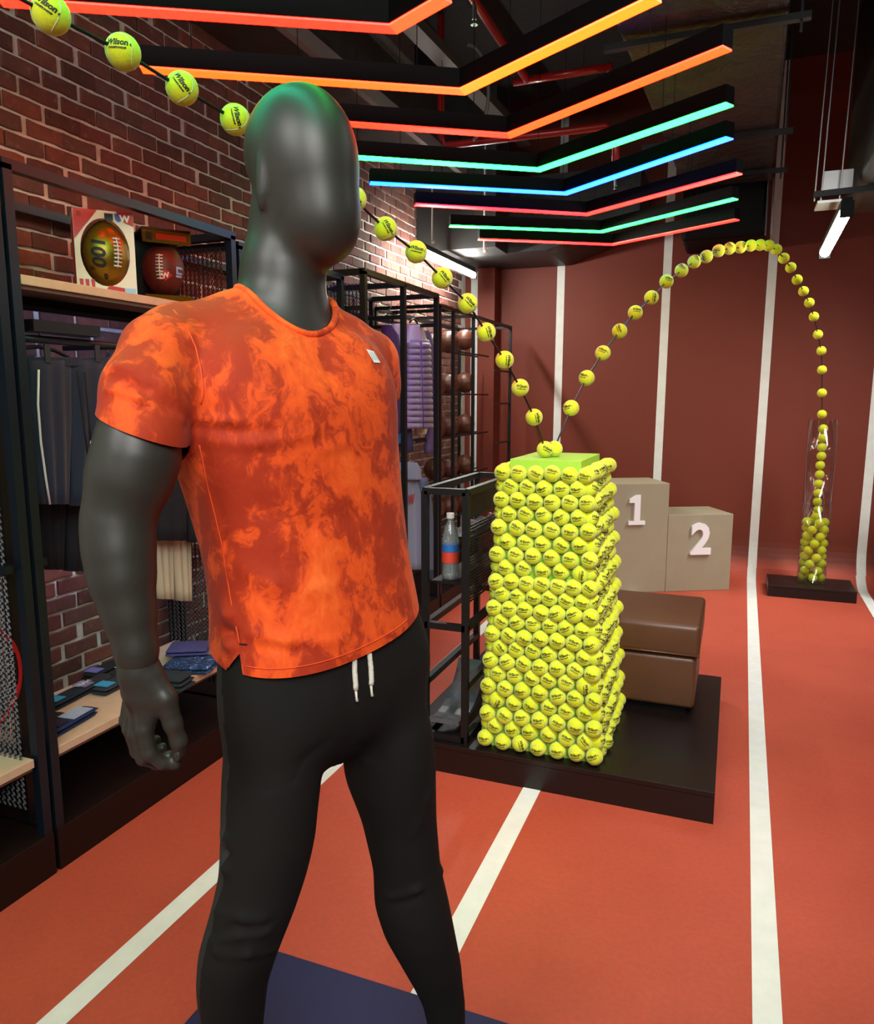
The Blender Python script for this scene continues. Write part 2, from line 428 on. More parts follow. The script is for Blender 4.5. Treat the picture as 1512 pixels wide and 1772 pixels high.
# hanging black foil-wrapped duct on the right with straps
fd = MB(); fd.add([(-0.6, 2.2, 3.02), (0.085, 2.2, 3.02), (0.16, 6.1, 3.02), (-0.45, 6.1, 3.02), (-0.6, 2.2, 3.5), (0.085, 2.2, 3.5), (0.16, 6.1, 3.5), (-0.45, 6.1, 3.5)],
                  [(0, 1, 2, 3), (4, 7, 6, 5), (0, 4, 5, 1), (1, 5, 6, 2), (2, 6, 7, 3), (3, 7, 4, 0)])
dr = empty('air_duct', (-0.2, 4.2, 3.02), 'wide black foil-wrapped ventilation duct hanging above the lanes at right', 'duct')
fo = fd.build('duct_body', M['foil'], dr, bevel=0.02)
for y in (3.55, 4.95, 5.75):
    x1 = 0.19 + 0.015 * (y - 3.5); b = MB(); b.bar((-0.62, y, 2.995), (x1, y, 2.995), 0.035, 0.025); b.bar((x1 - 0.035, y, 2.94), (x1 - 0.035, y, 3.75), 0.01); b.build('hanger_bar', M['steel'], dr)
tl = MB(); tl.box((-0.46, 6.18, 2.67), (0.13, 6.795, 3.2))
tag(tl.build('duct_outlet', M['house'], bevel=0.03), 'black box duct outlet hanging in front of the red back wall', 'duct')
rd = MB(); rd.tube([(0.12, 6.15, 4.6), (0.125, 6.15, 2.66)], 0.006); rd.tube([(0.16, 6.12, 4.6), (0.16, 6.12, 2.66)], 0.006)
tag(rd.build('hanger_rod', M['wire']), 'pair of thin steel rods hanging beside the black duct outlet', 'rod')
# left black bulkhead box in front of the back wall and ceiling channels
b = MB(); b.add([(-2.39, 6.0, 2.64), (-1.45, 6.0, 2.64), (-0.75, 6.0, 2.86), (-2.39, 6.75, 2.64), (-1.45, 6.75, 2.64), (-0.75, 6.75, 2.86),
                 (-2.39, 6.0, 3.2), (-1.45, 6.0, 3.2), (-0.75, 6.0, 3.2), (-2.39, 6.75, 3.2), (-1.45, 6.75, 3.2), (-0.75, 6.75, 3.2)],
                [(0, 1, 4, 3), (1, 2, 5, 4), (0, 6, 7, 1), (1, 7, 8, 2), (3, 4, 10, 9), (4, 5, 11, 10), (6, 9, 10, 7), (7, 10, 11, 8), (0, 3, 9, 6), (2, 8, 11, 5)])
tag(b.build('black_duct', mat('black_duct_sheet', '1b1918', 0.5, bump=(6, 0.4, 0.03))), 'matt black duct boxed in along the top of the red wall at left', 'duct')
tag(MB().box((-1.74, 4.2, 2.78), (-1.05, 5.6, 3.25)).build('grey_duct', mat('galvanised_dark', '3a3835', 0.4, metal=0.5, bump=(4, 0.4, 0.03)), bevel=0.015), 'dull metal duct box behind the row of angled light bars', 'duct') if False else None
for xa, ya, xb, yb in ((-1.72, 2.9, -1.60, 5.9),):
    tag(MB().bar((xa, ya, 3.42), (xb, yb, 3.42), 0.10, 0.06).build('ceiling_channel', mat('channel_grey', '55514c', 0.5, metal=0.3)), 'grey steel channel running lengthwise under the black ceiling', 'beam')
def pipe(pts, r, label, head=None):
    t = empty('sprinkler_pipe', pts[0], label, 'pipe', 'red sprinkler pipes under the ceiling')
    q = MB(); q.tube(pts, r, 10); q.build('tube', M['pipe'], t, smooth=True)
    for x, y, z in head or ():
        h = MB().lathe((x, y, z), [(0.012, 0.08), (0.012, 0.02), (0.006, 0.02), (0.006, 0.0)], 10).build('sprinkler_head', M['silver'], t, label='small silver sprinkler head')
        MB().lathe((x, y, z), [(0.0, -0.004), (0.018, -0.004), (0.018, 0), (0, 0)], 10).build('deflector', M['silver'], h)
pipe([(-1.26, 2.6, 3.35), (-1.22, 4.5, 3.3)], 0.022, 'red sprinkler pipe running lengthwise above the yellow light bar', [(-1.235, 3.6, 3.22)])
pipe([(-1.30, 4.5, 3.3), (-0.74, 4.5, 3.3)], 0.022, 'short red cross pipe above the orange light bar, right of the lengthwise pipe', [(-0.76, 4.5, 3.2)])
pipe([(-1.77, 4.55, 3.75), (-1.77, 4.55, 3.08), (-1.74, 4.55, 3.02), (-1.0, 4.6, 3.03), (-0.78, 4.6, 3.03), (-0.72, 4.6, 2.98), (-0.72, 4.6, 2.76)], 0.022, 'red pipe dropping from the ceiling and turning right behind the turquoise bar', [(-0.72, 4.6, 2.68)])
pipe([(0.2, 6.0, 3.88), (0.66, 6.0, 3.87)], 0.022, 'red pipe crossing high up in the top right corner')
for i, (x, y) in enumerate(((-2.13, 5.3), (-1.78, 5.45))):
    z0 = [2.62, 2.56][i]
    q = MB(); q.tube([(x, y, 3.75 if x > -2.0 else 3.19), (x, y, z0)], 0.007, 8); q.ell((x + 0.01, y, z0), (0.018, 0.018, 0.012), 10, 6)
    tag(q.build('conduit', mat('conduit_white', 'b9b9b4', 0.4), smooth=True), ['thin white conduit hanging left of the green bar', 'thin white conduit hanging at the left end of the last red bar'][i], 'conduit')
fc = MB(); p0 = np.array((-1.55, 4.4, 3.5))
fc.tube([p0 + np.array((0.12 * math.sin(t), 0.02 * t, -0.25 * (1 - math.cos(t)))) for t in np.linspace(0, 3.0, 14)], 0.01, 8)
tag(fc.build('flexible_hose', mat('hose_grey', '6c6a66', 0.4), smooth=True), 'grey flexible hose looping down from the black ceiling', 'hose')
# upper right: ducting near the right-hand tube light
q = MB(); q.box((0.52, 3.95, 2.56), (0.80, 5.2, 3.7)); tag(q.build('side_duct', mat('duct_olive', '34332b', 0.4, metal=0.4), bevel=0.05, seg=4), 'dark rounded ventilation duct at the upper right edge', 'duct')
q = MB(); q.bar((0.31, 4.5, 2.53), (0.75, 4.5, 2.545), 0.04, 0.03); q.build
tag(q.build('strut_bar', M['steel']), 'black strut bar carrying the right-hand tube light', 'bar')
q = MB(); q.obox((0.42, 4.56, 2.6), (0.07, 0, 0), (0, 0.01, 0), (0, 0, 0.055)); q.obox((0.40, 4.52, 2.48), (0.075, 0, 0), (0, 0.09, 0), (0, 0, 0.006))
tag(q.build('junction_plate', mat('galvanised', 'b9bab8', 0.3, metal=0.6)), 'bright folded sheet-metal plate above the right-hand tube light', 'bracket')
q = MB()
for x in (0.315, 0.345, 0.43): q.tube([(x, 4.5, 2.5), (x + 0.04, 4.5, 4.5)], 0.004, 6)
tag(q.build('hanger_wire', M['wire']), 'thin steel wires holding up the right-hand strut bar', 'wire')

# ---------------------------------------------------------------- tube lights
def tube_light(a, b, w, label, power, down=(0, 0, -1)):
    a, b = np.array(a, float), np.array(b, float); c = (a + b) / 2
    t = empty('tube_light', c, label, 'light'); d = (b - a) / np.linalg.norm(b - a)
    MB().bar(a + (0, 0, w * 0.7), b + (0, 0, w * 0.7), w * 0.8, w * 0.7).build('housing', M['house'], t)
    MB().tube([a, b], w / 2, 12).build('diffuser', emit('tube_glow', (1.0, 1.0, 0.93), power), t, smooth=True)
    e = MB(); e.bar(a - d * 0.02, a, w * 1.05, w * 1.3); e.build('end_cap', M['house'], t)
    e = MB(); e.bar(b, b + d * 0.02, w * 1.05, w * 1.3); e.build('end_cap', M['house'], t)
    return t
tube_light((-2.12, 5.0, 2.52), (-2.12, 6.2, 2.52), 0.05, 'bright white tube light in front of the brick wall beside the string of balls', 150)
tube_light((0.41, 3.95, 2.33), (0.40, 4.72, 2.28), 0.052, 'bright white tube light hanging at the upper right from a strut', 50)

# ---------------------------------------------------------------- angled colour light bars
LZ = 2.60
SCL = (LZ - 1.5) / 1.3
BARS = [((0, 5), (680, 52), (770, 0), 'red', (24, 0.05, 0.01), (25.6, 0.16, 0.01)),
        ((245, 122), (800, 160), (1135, 0), 'orange and yellow', (24, 0.26, 0), (25.6, 0.5, 0)),
        ((450, 205), (880, 236), (1258, 85), 'orange-red', (24, 0.08, 0.01), (24, 0.2, 0)),
        ((560, 270), (932, 295), (1262, 182), 'turquoise', (0.09, 26, 1), (0.09, 26, 0.86)),
        ((640, 318), (978, 336), (1262, 240), 'blue', (0, 0.84, 41.6), (0, 0.84, 41.6)),
        ((718, 355), (1015, 372), (1279, 301), 'red', (18, 0.03, 0.05), (19.2, 0.07, 0.02)),
        ((778, 392), (1040, 402), (1272, 345), 'green', (0.03, 22.88, 0.75), (0.03, 22.88, 0.75)),
        ((828, 415), (1060, 424), (1275, 381), 'red', (16.8, 0.03, 0.06), (17.6, 0.06, 0.03))]
ORD = ['nearest red', 'orange and yellow', 'orange-red', 'long turquoise', 'blue', 'second red', 'small green', 'farthest red']
def led_bar(P, cols, label, i):
    w, h = 0.058, 0.064
    P = [np.array(p, float) for p in P]; n = len(P)
    dirs = [(P[k + 1] - P[k]) / np.linalg.norm(P[k + 1] - P[k]) for k in range(n - 1)]
    nr = [np.array([d[1], -d[0], 0]) for d in dirs]
    mit = [nr[0], (nr[0] + nr[1]) / (1 + nr[0] @ nr[1]), nr[1]]
    c = P[1]; t = empty('angled_light_bar', c, label, 'light', 'V-shaped colour light bars under the ceiling')
    hb = MB(); vs = []
    for p, m_ in zip(P, mit):
        for sx, sz in ((-1, 0), (-1, 1), (1, 1), (1, 0)): vs.append(p + m_ * sx * w / 2 + np.array([0, 0, 0.006 + sz * h]))
    hb.rings([vs[0:4], vs[4:8], vs[8:12]]); hb.build('housing', M['house'], t)
    for k in range(2):
        db = MB(); r = []
        for p, m_ in ((P[k], mit[k]), (P[k + 1], mit[k + 1])):
            e = 0.0015 * (1 if p is P[1] else 0)
            r.append([p + m_ * sx * (w / 2 - 0.003) + np.array([0, 0, sz]) for sx, sz in ((-1, 0.0), (-1, 0.0065), (1, 0.0065), (1, 0.0))])
        db.rings(r); db.build('diffuser', emit('bar_glow', cols[k], 1.0), t)
    for k, f in ((0, 0.15), (0, 0.85), (1, 0.7)):
        a = P[k] * (1 - f) + P[k + 1] * f
        MB().tube([a + (0, 0, h), (a[0], a[1], 3.745)], 0.0018, 5).build('suspension_wire', M['steel'], t)
for i, (l, v, r, cname, c1, c2) in enumerate(BARS):
    led_bar([pZ(*l, LZ), pZ(*v, LZ), pZ(*r, LZ)], (c1, c2), '%s V-shaped light bar hanging under the black ceiling' % ORD[i], i)
# the row goes on overhead, just above the frame of the photograph
for k, (cname, c) in enumerate((('green', (0.0, 14.0, 1.6)), ('turquoise', (0.0, 26.0, 13.0)))):
    y = 1.72 - 0.5 * k
    led_bar([(-2.1, y - 0.55, LZ), (-1.12, y, LZ), (-0.1, y - 0.65, LZ)], (c, c), '%s V-shaped light bar directly overhead, nearer than the red one' % cname, 9)

# ================================================================= FURNITURE OF THE LANE
def laminate_base(name, lo, hi, label, cat='platform'):
    t = empty(name, ((lo[0] + hi[0]) / 2, (lo[1] + hi[1]) / 2, lo[2]), label, cat)
    MB().box((lo[0], lo[1], hi[2] - 0.02), hi).build('top_board', M['dark'], t, bevel=0.002)
    x0, y0, z0 = lo; x1, y1, z1 = hi; z1 -= 0.0205; e = 0.018
    for a, b in (((x0, y0, z0), (x1, y0 + e, z1)), ((x0, y1 - e, z0), (x1, y1, z1)), ((x0, y0 + e, z0), (x0 + e, y1 - e, z1)), ((x1 - e, y0 + e, z0), (x1, y1 - e, z1))):
        MB().box(a, b).build('side_board', M['dark'], t)
    return t
PZ = 0.12
laminate_base('display_platform', (-1.22, 2.66, 0.0), (0.005, 3.86, PZ), 'large low dark brown platform under the ball pedestal and the leather stool')
laminate_base('display_platform', (0.30, 6.12, 0.0), (0.90, 6.50, 0.09), 'small low black platform under the clear ball tube by the back wall')

# ---- tennis ball prototypes (shared meshes)
BR = 0.033
def ball_meshes():
    m1 = MB().ell((0, 0, 0), (BR, BR, BR), 28, 18); s = MB()
    pts = []; a, b = 0.75 * BR, 0.25 * BR; c = 2 * math.sqrt(a * b)
    for t in np.linspace(0, 2 * math.pi, 49)[:-1]:
        p = np.array((a * math.cos(t) + b * math.cos(3 * t), a * math.sin(t) - b * math.sin(3 * t), c * math.sin(2 * t))); p = p / np.linalg.norm(p) * (BR - 0.0003)
        pts.append(p)
    # turn the seam so that its bow passes under the print, which faces -Y
    s.tube(pts, 0.0011, 5, closed=True)
    R = np.array(Matrix.Rotation(math.radians(45), 3, 'Z') @ Matrix.Rotation(math.radians(0), 3, 'X'))
    s.v = [tuple(R @ np.array(p)) for p in s.v]
    def warp(p):
        x, z = p[0], p[2]; lon = x / BR; lat = z / BR
        r = BR + 0.0005
        return np.array((r * math.cos(lat) * math.sin(lon), -r * math.cos(lat) * math.cos(lon), r * math.sin(lat)))
    t = MB()
    place_text(t, 'Wilson', (-0.003, 0, 0.0105), (1, 0, 0), (0, 0, 1), 0.0150, bold=0.04, shear=0.25, warp=warp)
    place_text(t, '4', (0.0240, 0, 0.0075), (1, 0, 0), (0, 0, 1), 0.0085, bold=0.03, warp=warp)
    place_text(t, 'CHAMPIONSHIP', (-0.002, 0, 0.0005), (1, 0, 0), (0, 0, 1), 0.0048, bold=0.05, warp=warp)
    out = []
    for nm, mb, mm, sm in (('tennis_ball', m1, M['felt'], 1), ('seam', s, M['seam'], 1), ('print', t, M['ink'], 0)):
        me = bpy.data.meshes.new(nm); me.from_pydata(mb.v, [], mb.f); me.materials.append(mm); me.polygons.foreach_set('use_smooth', [bool(sm)] * len(me.polygons)); me.update()
        if nm != 'print': fixn(me)
        out.append(me)
    return out
ME_BALL, ME_SEAM, ME_PRINT = ball_meshes()
NBALL = [0]
def look_rot(nrm, roll, up=(0, 0, 1)):
    """rotation whose local -Y looks along nrm, local Z near up, rolled"""
    y = -Vector(nrm).normalized(); z = Vector(up) - y * Vector(up).dot(y)
    if z.length < 1e-3: z = Vector((1, 0, 0))
    z.normalize(); x = y.cross(z)
    return Matrix((x, y, z)).transposed() @ Matrix.Rotation(roll, 3, 'Y')
def ball(p, R, label, group, parts=True, s=1.0):
    o = bpy.data.objects.new('tennis_ball', ME_BALL); COL.objects.link(o)
    m = R.to_4x4() * s; m[3][3] = 1; m.translation = Vector([float(q) for q in p]); o.matrix_world = m
    tag(o, label, 'tennis ball', group); NBALL[0] += 1
    if parts:
        for nm, me in (('seam', ME_SEAM), ('print', ME_PRINT)):
            c = bpy.data.objects.new(nm, me); COL.objects.link(c); c.parent = o
    return o
# ---- pedestal covered with balls
NR = 21
ZB, ZT = 0.155, 1.212
def ring_at(i):
    f = i / (NR - 1); L = lambda a, b: a + (b - a) * f
    return dict(x0=L(-0.86, -0.83), x1=L(-0.425, -0.505), y0=L(2.705, 2.80), y1=L(3.30, 3.30), z=L(ZB, ZT))
core = MB(); r0, r1 = ring_at(0), ring_at(NR - 1); e = 0.02
ped = empty('ball_pedestal', ((r0['x0'] + r0['x1']) / 2, 3.0, PZ), 'tall tapering pedestal board core under the cover of yellow tennis balls', 'pedestal')
core.add([(r0['x0'] + e, r0['y0'] + e, PZ), (r0['x1'] - e, r0['y0'] + e, PZ), (r0['x1'] - e, r0['y1'] - e, PZ), (r0['x0'] + e, r0['y1'] - e, PZ),
          (r1['x0'] + e, r1['y0'] + e, 1.20), (r1['x1'] - e, r1['y0'] + e, 1.20), (r1['x1'] - e, r1['y1'] - e, 1.20), (r1['x0'] + e, r1['y1'] - e, 1.20)],
         [(0, 3, 2, 1), (4, 5, 6, 7), (0, 1, 5, 4), (1, 2, 6, 5), (2, 3, 7, 6), (3, 0, 4, 7)])
core.build('core', M['lime'], ped)
MB().box((-0.815, 2.845, 1.2), (-0.535, 3.26, 1.262)).build('cap_board', M['lime'], ped, bevel=0.002, label='lime green square cap board')
ordn = lambda k: '%d%s' % (k, 'th' if 10 <= k % 100 <= 20 else {1: 'st', 2: 'nd', 3: 'rd'}.get(k % 10, 'th'))
stuffballs = MB()
def stuff_ball(p): stuffballs.ell(p, (BR, BR, BR), 12, 8)
rb = random.Random(11)
for i in range(NR):
    g = ring_at(i); rowname = ordn(NR - i); odd = i % 2
    nf = 7 if i < 13 else 6
    xs0, xs1 = g['x0'], g['x1']
    st = (xs1 - xs0) / (nf - 1 + (0.0 if not odd else 0.0))
    # front face: alternate rows are shifted by half a ball
    n = nf if not odd else nf - 1
    for k in range(n):
        x = xs0 + st * (k + (0.5 if odd else 0)); y = g['y0'] + (0.007 if odd else 0) + rb.uniform(-0.002, 0.002)
        p = (x + rb.uniform(-0.002, 0.002), y, g['z'] + rb.uniform(-0.003, 0.003))
        nrm = Vector((rb.uniform(-0.12, 0.2), -1, rb.uniform(-0.35, 0.15))); roll = rb.gauss(0.05, 0.28)
        if rb.random() < 0.05: roll += 1.3
        ball(p, look_rot(nrm, roll), 'printed tennis ball on front of ball pedestal, %s row from top, %s from left' % (rowname, ordn(k + 1)), 'tennis balls covering the front of the pedestal', s=0.985)
    # right face
    m = int(round((g['y1'] - g['y0']) / 0.073)); sy = (g['y1'] - g['y0']) / m
    for k in range(0 if odd else 1, m + (0 if odd else 1)):
        y = g['y0'] + sy * (k + (0.5 if odd else 0)); x = g['x1'] + (-0.009 if odd else 0.007) + rb.uniform(-0.006, 0.006)
        if k == 0 and odd: x += 0.010; y -= 0.008
        p = (x, y, g['z'] + rb.uniform(-0.003, 0.003))
        q = k if not odd else k + 1
        if NBALL[0] < 300 and q <= 5:
            ball(p, look_rot(Vector((1, rb.uniform(-0.7, -0.1), rb.uniform(-0.3, 0.2))), rb.gauss(0, 0.3)), 'tennis ball on right side of ball pedestal, %s row from top, %s behind front corner' % (rowname, ordn(q)), 'tennis balls covering the right side of the pedestal', s=0.985)
        else: stuff_ball(p)
    # left and back faces
    for k in range(1, m + 1):
        y = g['y0'] + sy * (k - (0.5 if odd else 0)); p = (g['x0'] - (0.0 if odd else 0.008), y, g['z'])
        if k == 1 and rb.random() < 0.9:
            ball((p[0] - 0.004, p[1], p[2]), look_rot(Vector((-1, -0.6, rb.uniform(-0.3, 0.2))), rb.gauss(0, 0.3)), 'tennis ball round the left edge of ball pedestal, %s row from top' % rowname, 'tennis balls along the left edge of the pedestal', s=0.985)
        else: stuff_ball(p)
    for k in range(1, nf - 1): stuff_ball((xs0 + st * k, g['y1'], g['z']))
so = stuffballs.build('ball_cover', M['felt'], ped, smooth=True, kind='stuff')

# ---- strings of balls on thin rods
TUBE = np.array((0.612, 6.34))
ARC = [(959, 775), (988, 706), (1015, 654), (1043, 611), (1072, 573), (1099, 541), (1127, 515), (1153, 487), (1179, 468), (1201, 453), (1222, 444), (1243, 434), (1262, 430),
       (1281, 428), (1299, 425), (1315, 424), (1330, 425), (1343, 432), (1356, 447), (1368, 463), (1379, 484), (1390, 504), (1400, 524), (1408, 548), (1415, 579), (1421, 607), (1422, 640), (1422, 680), (1422, 717)]
P0 = np.array((-0.655, 3.06, 1.295))
dirp = np.array((TUBE[0] - P0[0], TUBE[1] - P0[1], 0)); nA = np.array((-dirp[1], dirp[0], 0))
arc = [pN(x, y, P0, nA) for x, y in ARC]
FALL = [(88, 25), (213, 90), (315, 153), (407, 207), (512, 276), (613, 345), (667, 396), (720, 436), (765, 481), (809, 525), (841, 575), (873, 623), (900, 671), (924, 722), (943, 775)]
Q0 = np.array((-0.70, 2.98, 1.295))
far = CAM + ray(213, 90) * 1.45
dq = far - Q0; nB = np.array((-dq[1], dq[0], 0))
fall = [pN(x, y, Q0, nB) for x, y in FALL]
arc[0][2] = fall[-1][2] = 1.262 + BR
nA_ = len(arc)
for i, p in enumerate(arc):
    lab = 'tennis ball resting on the lime cap board, right one of the touching pair' if i == 0 else 'tennis ball %s after the bounce on the rising and falling arc toward the clear tube' % ordn(i)
    s = 1.0
    ball(p, look_rot(Vector((rb.uniform(-0.6, 0.6), -1, rb.uniform(-0.2, 0.6))), rb.gauss(0.3, 1.2)), lab, 'tennis balls strung along the arc to the tube', parts=i < 14, s=s)
for i, p in enumerate(fall):
    k = len(fall) - 1 - i
    lab = 'tennis ball resting on the lime cap board, left one of the touching pair' if k == 0 else 'tennis ball on the string falling from upper left, %s one up from the pedestal' % ordn(k)
    ball(p, look_rot(Vector((0.5, -1, -0.2)), rb.gauss(1.2, 0.6)), lab, 'tennis balls strung along the line falling from upper left')
extra = fall[0] + (fall[0] - fall[1]) * 1.3
q = MB(); q.tube([extra] + fall, 0.0038, 7)
tag(q.build('string_rod', M['steel'], smooth=True), 'thin black rod threading the balls that fall from upper left onto the pedestal', 'rod')
q = MB(); q.tube(arc, 0.0038, 7); q.tube([arc[-1], (TUBE[0], TUBE[1], 1.3)], 0.002, 5)
tag(q.build('string_rod', M['steelgrey'], smooth=True), 'thin rod threading the arc of balls from the pedestal to the clear tube', 'rod')

# ---- clear tube with balls
def acrylic():
    m = NM('clear_acrylic'); n = m.n; out = n['Material Output']; n.remove(m.b)
    tr = m.add('ShaderNodeBsdfTransparent'); tr.inputs[0].default_value = (0.96, 0.97, 0.97, 1)
    gl = m.add('ShaderNodeBsdfGlossy'); gl.inputs['Roughness'].default_value = 0.04
    fr = m.add('ShaderNodeLayerWeight'); fr.inputs[0].default_value = 0.28
    mr = m.add('ShaderNodeMath', operation='MULTIPLY'); mr.inputs[1].default_value = 0.5; m.link(fr.outputs['Facing'], mr.inputs[0])
    mx = m.add('ShaderNodeMixShader'); m.link(mr.outputs[0], mx.inputs[0]); m.link(tr.outputs[0], mx.inputs[1]); m.link(gl.outputs[0], mx.inputs[2]); m.link(mx.outputs[0], out.inputs[0])
    return m.m
M['acr'] = acrylic()
TR = 0.102; tz0, tz1, tzm = 0.0905, 1.335, 0.705
tt = empty('clear_tube', (TUBE[0], TUBE[1], tz0), 'tall clear acrylic tube half filled with tennis balls on black platform', 'tube')
def shell(z0, z1, r):
    q = MB(); n = 40; R = []
    for rr, z in ((r, z0), (r, z1), (r - 0.003, z1), (r - 0.003, z0)):
        R.append([(TUBE[0] + rr * math.cos(2 * math.pi * k / n), TUBE[1] + rr * math.sin(2 * math.pi * k / n), z) for k in range(n)])
    q.rings(R, closed=True); return q
shell(tz0 + 0.006, tzm, TR).build('lower_tube', M['acr'], tt, smooth=True); shell(tzm + 0.001, tz1, TR).build('upper_tube', M['acr'], tt, smooth=True)
shell(tzm - 0.006, tzm + 0.006, TR + 0.004).build('joint_ring', M['acr'], tt, smooth=True, label='clear joint ring between the two tube halves')
MB().lathe((TUBE[0], TUBE[1], tz0), [(0, 0), (TR, 0), (TR, 0.006), (0, 0.006)], 40).build('base_disc', M['acr'], tt)
placed = []
rt = random.Random(4); z = tz0 + 0.006 + BR; lay = 0
while z < 0.60:
    for k in range(4):
        a = k * math.pi / 2 + lay * 0.62 + rt.uniform(-0.08, 0.08); rr = 0.0645
        placed.append((TUBE[0] + rr * math.cos(a), TUBE[1] + rr * math.sin(a), z + rt.uniform(0, 0.006)))
    z += 0.0535; lay += 1
placed.append((TUBE[0], TUBE[1] - 0.02, z))
lays = [p for p in placed]
def zlab(p):
    f = (p[2] - 0.1) / 0.55; return ordn(int((p[2] - tz0) / 0.0535) + 1)
for p in lays:
    sd = 'front' if p[1] < TUBE[1] - 0.03 else ('back' if p[1] > TUBE[1] + 0.03 else 'middle')
    sx = 'left' if p[0] < TUBE[0] - 0.02 else ('right' if p[0] > TUBE[0] + 0.02 else 'centre')
    ball(p, look_rot(Vector((rt.uniform(-1, 1), -1, rt.uniform(-1, 1))), rt.uniform(-3, 3)), 'tennis ball inside the clear tube, %s layer from bottom, %s %s' % (zlab(p), sx, sd), 'tennis balls heaped in the clear tube', parts=False)
stack = [(1424, 742), (1423, 758), (1422, 774), (1421, 789), (1419, 805), (1418, 821), (1416, 837), (1415, 853), (1414, 868), (1415, 882)]
for k, (x, y) in enumerate(stack):
    p = pY(x, y, TUBE[1] - 0.02)
    if p[2] < z + 0.03: continue
    ball(p, look_rot(Vector((rt.uniform(-1, 1), -1, rt.uniform(-1, 1))), rt.uniform(-3, 3)), 'tennis ball in the single column inside the clear tube, %s from the top' % ordn(k + 1), 'tennis balls dropping down the clear tube', parts=False)

# ---- podium
ux = np.array((0.8866, 0.4625, 0)); uy = np.array((-0.4625, 0.8866, 0)); uz = np.array((0, 0, 1.0)); A = np.array((-0.44, 5.965, 0.0))
pod = empty('winners_podium', A, 'beige winners podium with white numbers on its stepped blocks', 'podium')
def pbox(u0, u1, h, nm):
    c = A + ux * (u0 + u1) / 2 + uy * 0.21 + uz * h / 2
    return MB().obox(c, ux * (u1 - u0) / 2, uy * 0.21, uz * h / 2).build(nm, M['podium'], pod, bevel=0.004)
b1 = pbox(-0.52, -0.001, 0.853, 'block'); b2 = pbox(0.001, 0.525, 0.607, 'block'); pbox(-1.04, -0.522, 0.45, 'block')
for bb, tx, px, py, hgt in ((b1, '1', 1101, 882, 0.235), (b2, '2', 1211, 935, 0.235)):
    c = pN(px, py, A, uy); q = MB()
    if tx == '2': place_text(q, tx, c - uy * 0.012, ux, uz, hgt * 1.42, bold=0.03, extrude=0.01)
    else:
        pr = [(-0.065, -0.115), (0.065, -0.115), (0.065, -0.085), (0.024, -0.085), (0.024, 0.115), (-0.010, 0.115), (-0.062, 0.083), (-0.062, 0.055), (-0.022, 0.055), (-0.022, -0.085), (-0.065, -0.085)]
        poly_plate(q, [c - uy * 0.021 + ux * a_ + uz * b_ for a_, b_ in pr], uy, 0.02)
    V = np.array(q.v); q.build('number', M['white'], bb, label='white block number %s' % tx)

# ---- leather stool
st_ = empty('leather_stool', (-0.3, 3.56, PZ), 'brown leather box stool with cushioned lid on the dark platform', 'stool')
def pillow(lo, hi, puff, nm, lab=None):
    q = MB().box(lo, hi); o = q.build(nm, M['leather'], st_, bevel=0.022, seg=4, smooth=True); return o
MB().box((-0.48, 3.335, PZ), (-0.135, 3.80, 0.155)).build('plinth', M['house'], st_)
pillow((-0.52, 3.305, 0.15), (-0.10, 3.83, 0.385), 0, 'box')
pillow((-0.525, 3.295, 0.389), (-0.088, 3.835, 0.53), 0, 'cushion_lid')
q = MB(); q.tube([(-0.52, 3.297, 0.398), (-0.093, 3.297, 0.398), (-0.093, 3.83, 0.398)], 0.005, 6); q.build('piping', M['leather'], st_, smooth=True)
q = MB(); q.tube([(-0.51, 3.302, 0.516), (-0.097, 3.302, 0.516)], 0.0045, 6); q.build('piping', M['leather'], st_, smooth=True)

# ---- black metal rack on the platform, left of the pedestal
rk = empty('metal_rack', (-1.03, 3.0, PZ), 'narrow black steel tube rack standing left of the ball pedestal', 'rack')
x0, x1, y0, y1, zt, T = -1.115, -0.945, 2.70, 3.35, 1.14, 0.026
for x in (x0, x1):
    for y in (y0, y1): MB().bar((x, y, PZ), (x, y, zt), T).build('post', M['steel'], rk)
for z in (zt, 0.60, 0.135):
    for y in (y0, y1): MB().bar((x0, y, z), (x1, y, z), T).build('cross_rail', M['steel'], rk)
    for x in (x0, x1): MB().bar((x, y0, z), (x, y1, z), T).build('side_rail', M['steel'], rk)
for x in (x0, x1): MB().bar((x, y0, 0.36), (x, y1, 0.36), T).build('side_rail', M['steel'], rk)
for k in range(26):
    z = 0.68 + k * 0.0125
    MB().bar((x1 - 0.02, y0 + 0.04, z), (x1 - 0.02, y1 - 0.02, z), 0.004, 0.006).build('grille_slat', M['steel'], rk)
MB().box((x1 - 0.012, y0 + 0.02, 1.03), (x1 - 0.004, y1 - 0.02, 1.12)).build('header_plate', M['steel'], rk)
q = MB(); R = []
for k in range(9):
    a = math.radians(-20 + 80 * k / 8); R.append([(x0 + 0.02, 2.78 + 0.30 * math.sin(a) , 0.50 - 0.30 * math.cos(a)), (x1 - 0.02, 2.78 + 0.30 * math.sin(a), 0.50 - 0.30 * math.cos(a)),
                                                   (x1 - 0.02, 2.78 + 0.308 * math.sin(a), 0.49 - 0.308 * math.cos(a)), (x0 + 0.02, 2.78 + 0.308 * math.sin(a), 0.49 - 0.308 * math.cos(a))])
q.rings(R); tag(q.build('curved_tray', mat('tray_grey', '4a4d52', 0.35, var=0.2, vscale=60)), 'curved dark grey speckled board lying low inside the black metal rack', 'board')
q = MB()
bx, by = -1.10, 2.95
wt = empty('water_bottle', (-1.16, 3.35, 0.78), 'clear plastic bottle with blue and red label seen through the rack', 'bottle')
c_ = pX(784, 1000, -1.16)
M['pet'] = mat('clear_bottle', 'c9d2d6', 0.1, spec=0.8); M['pet'].node_tree.nodes['Principled BSDF'].inputs['Transmission Weight'].default_value = 0.8
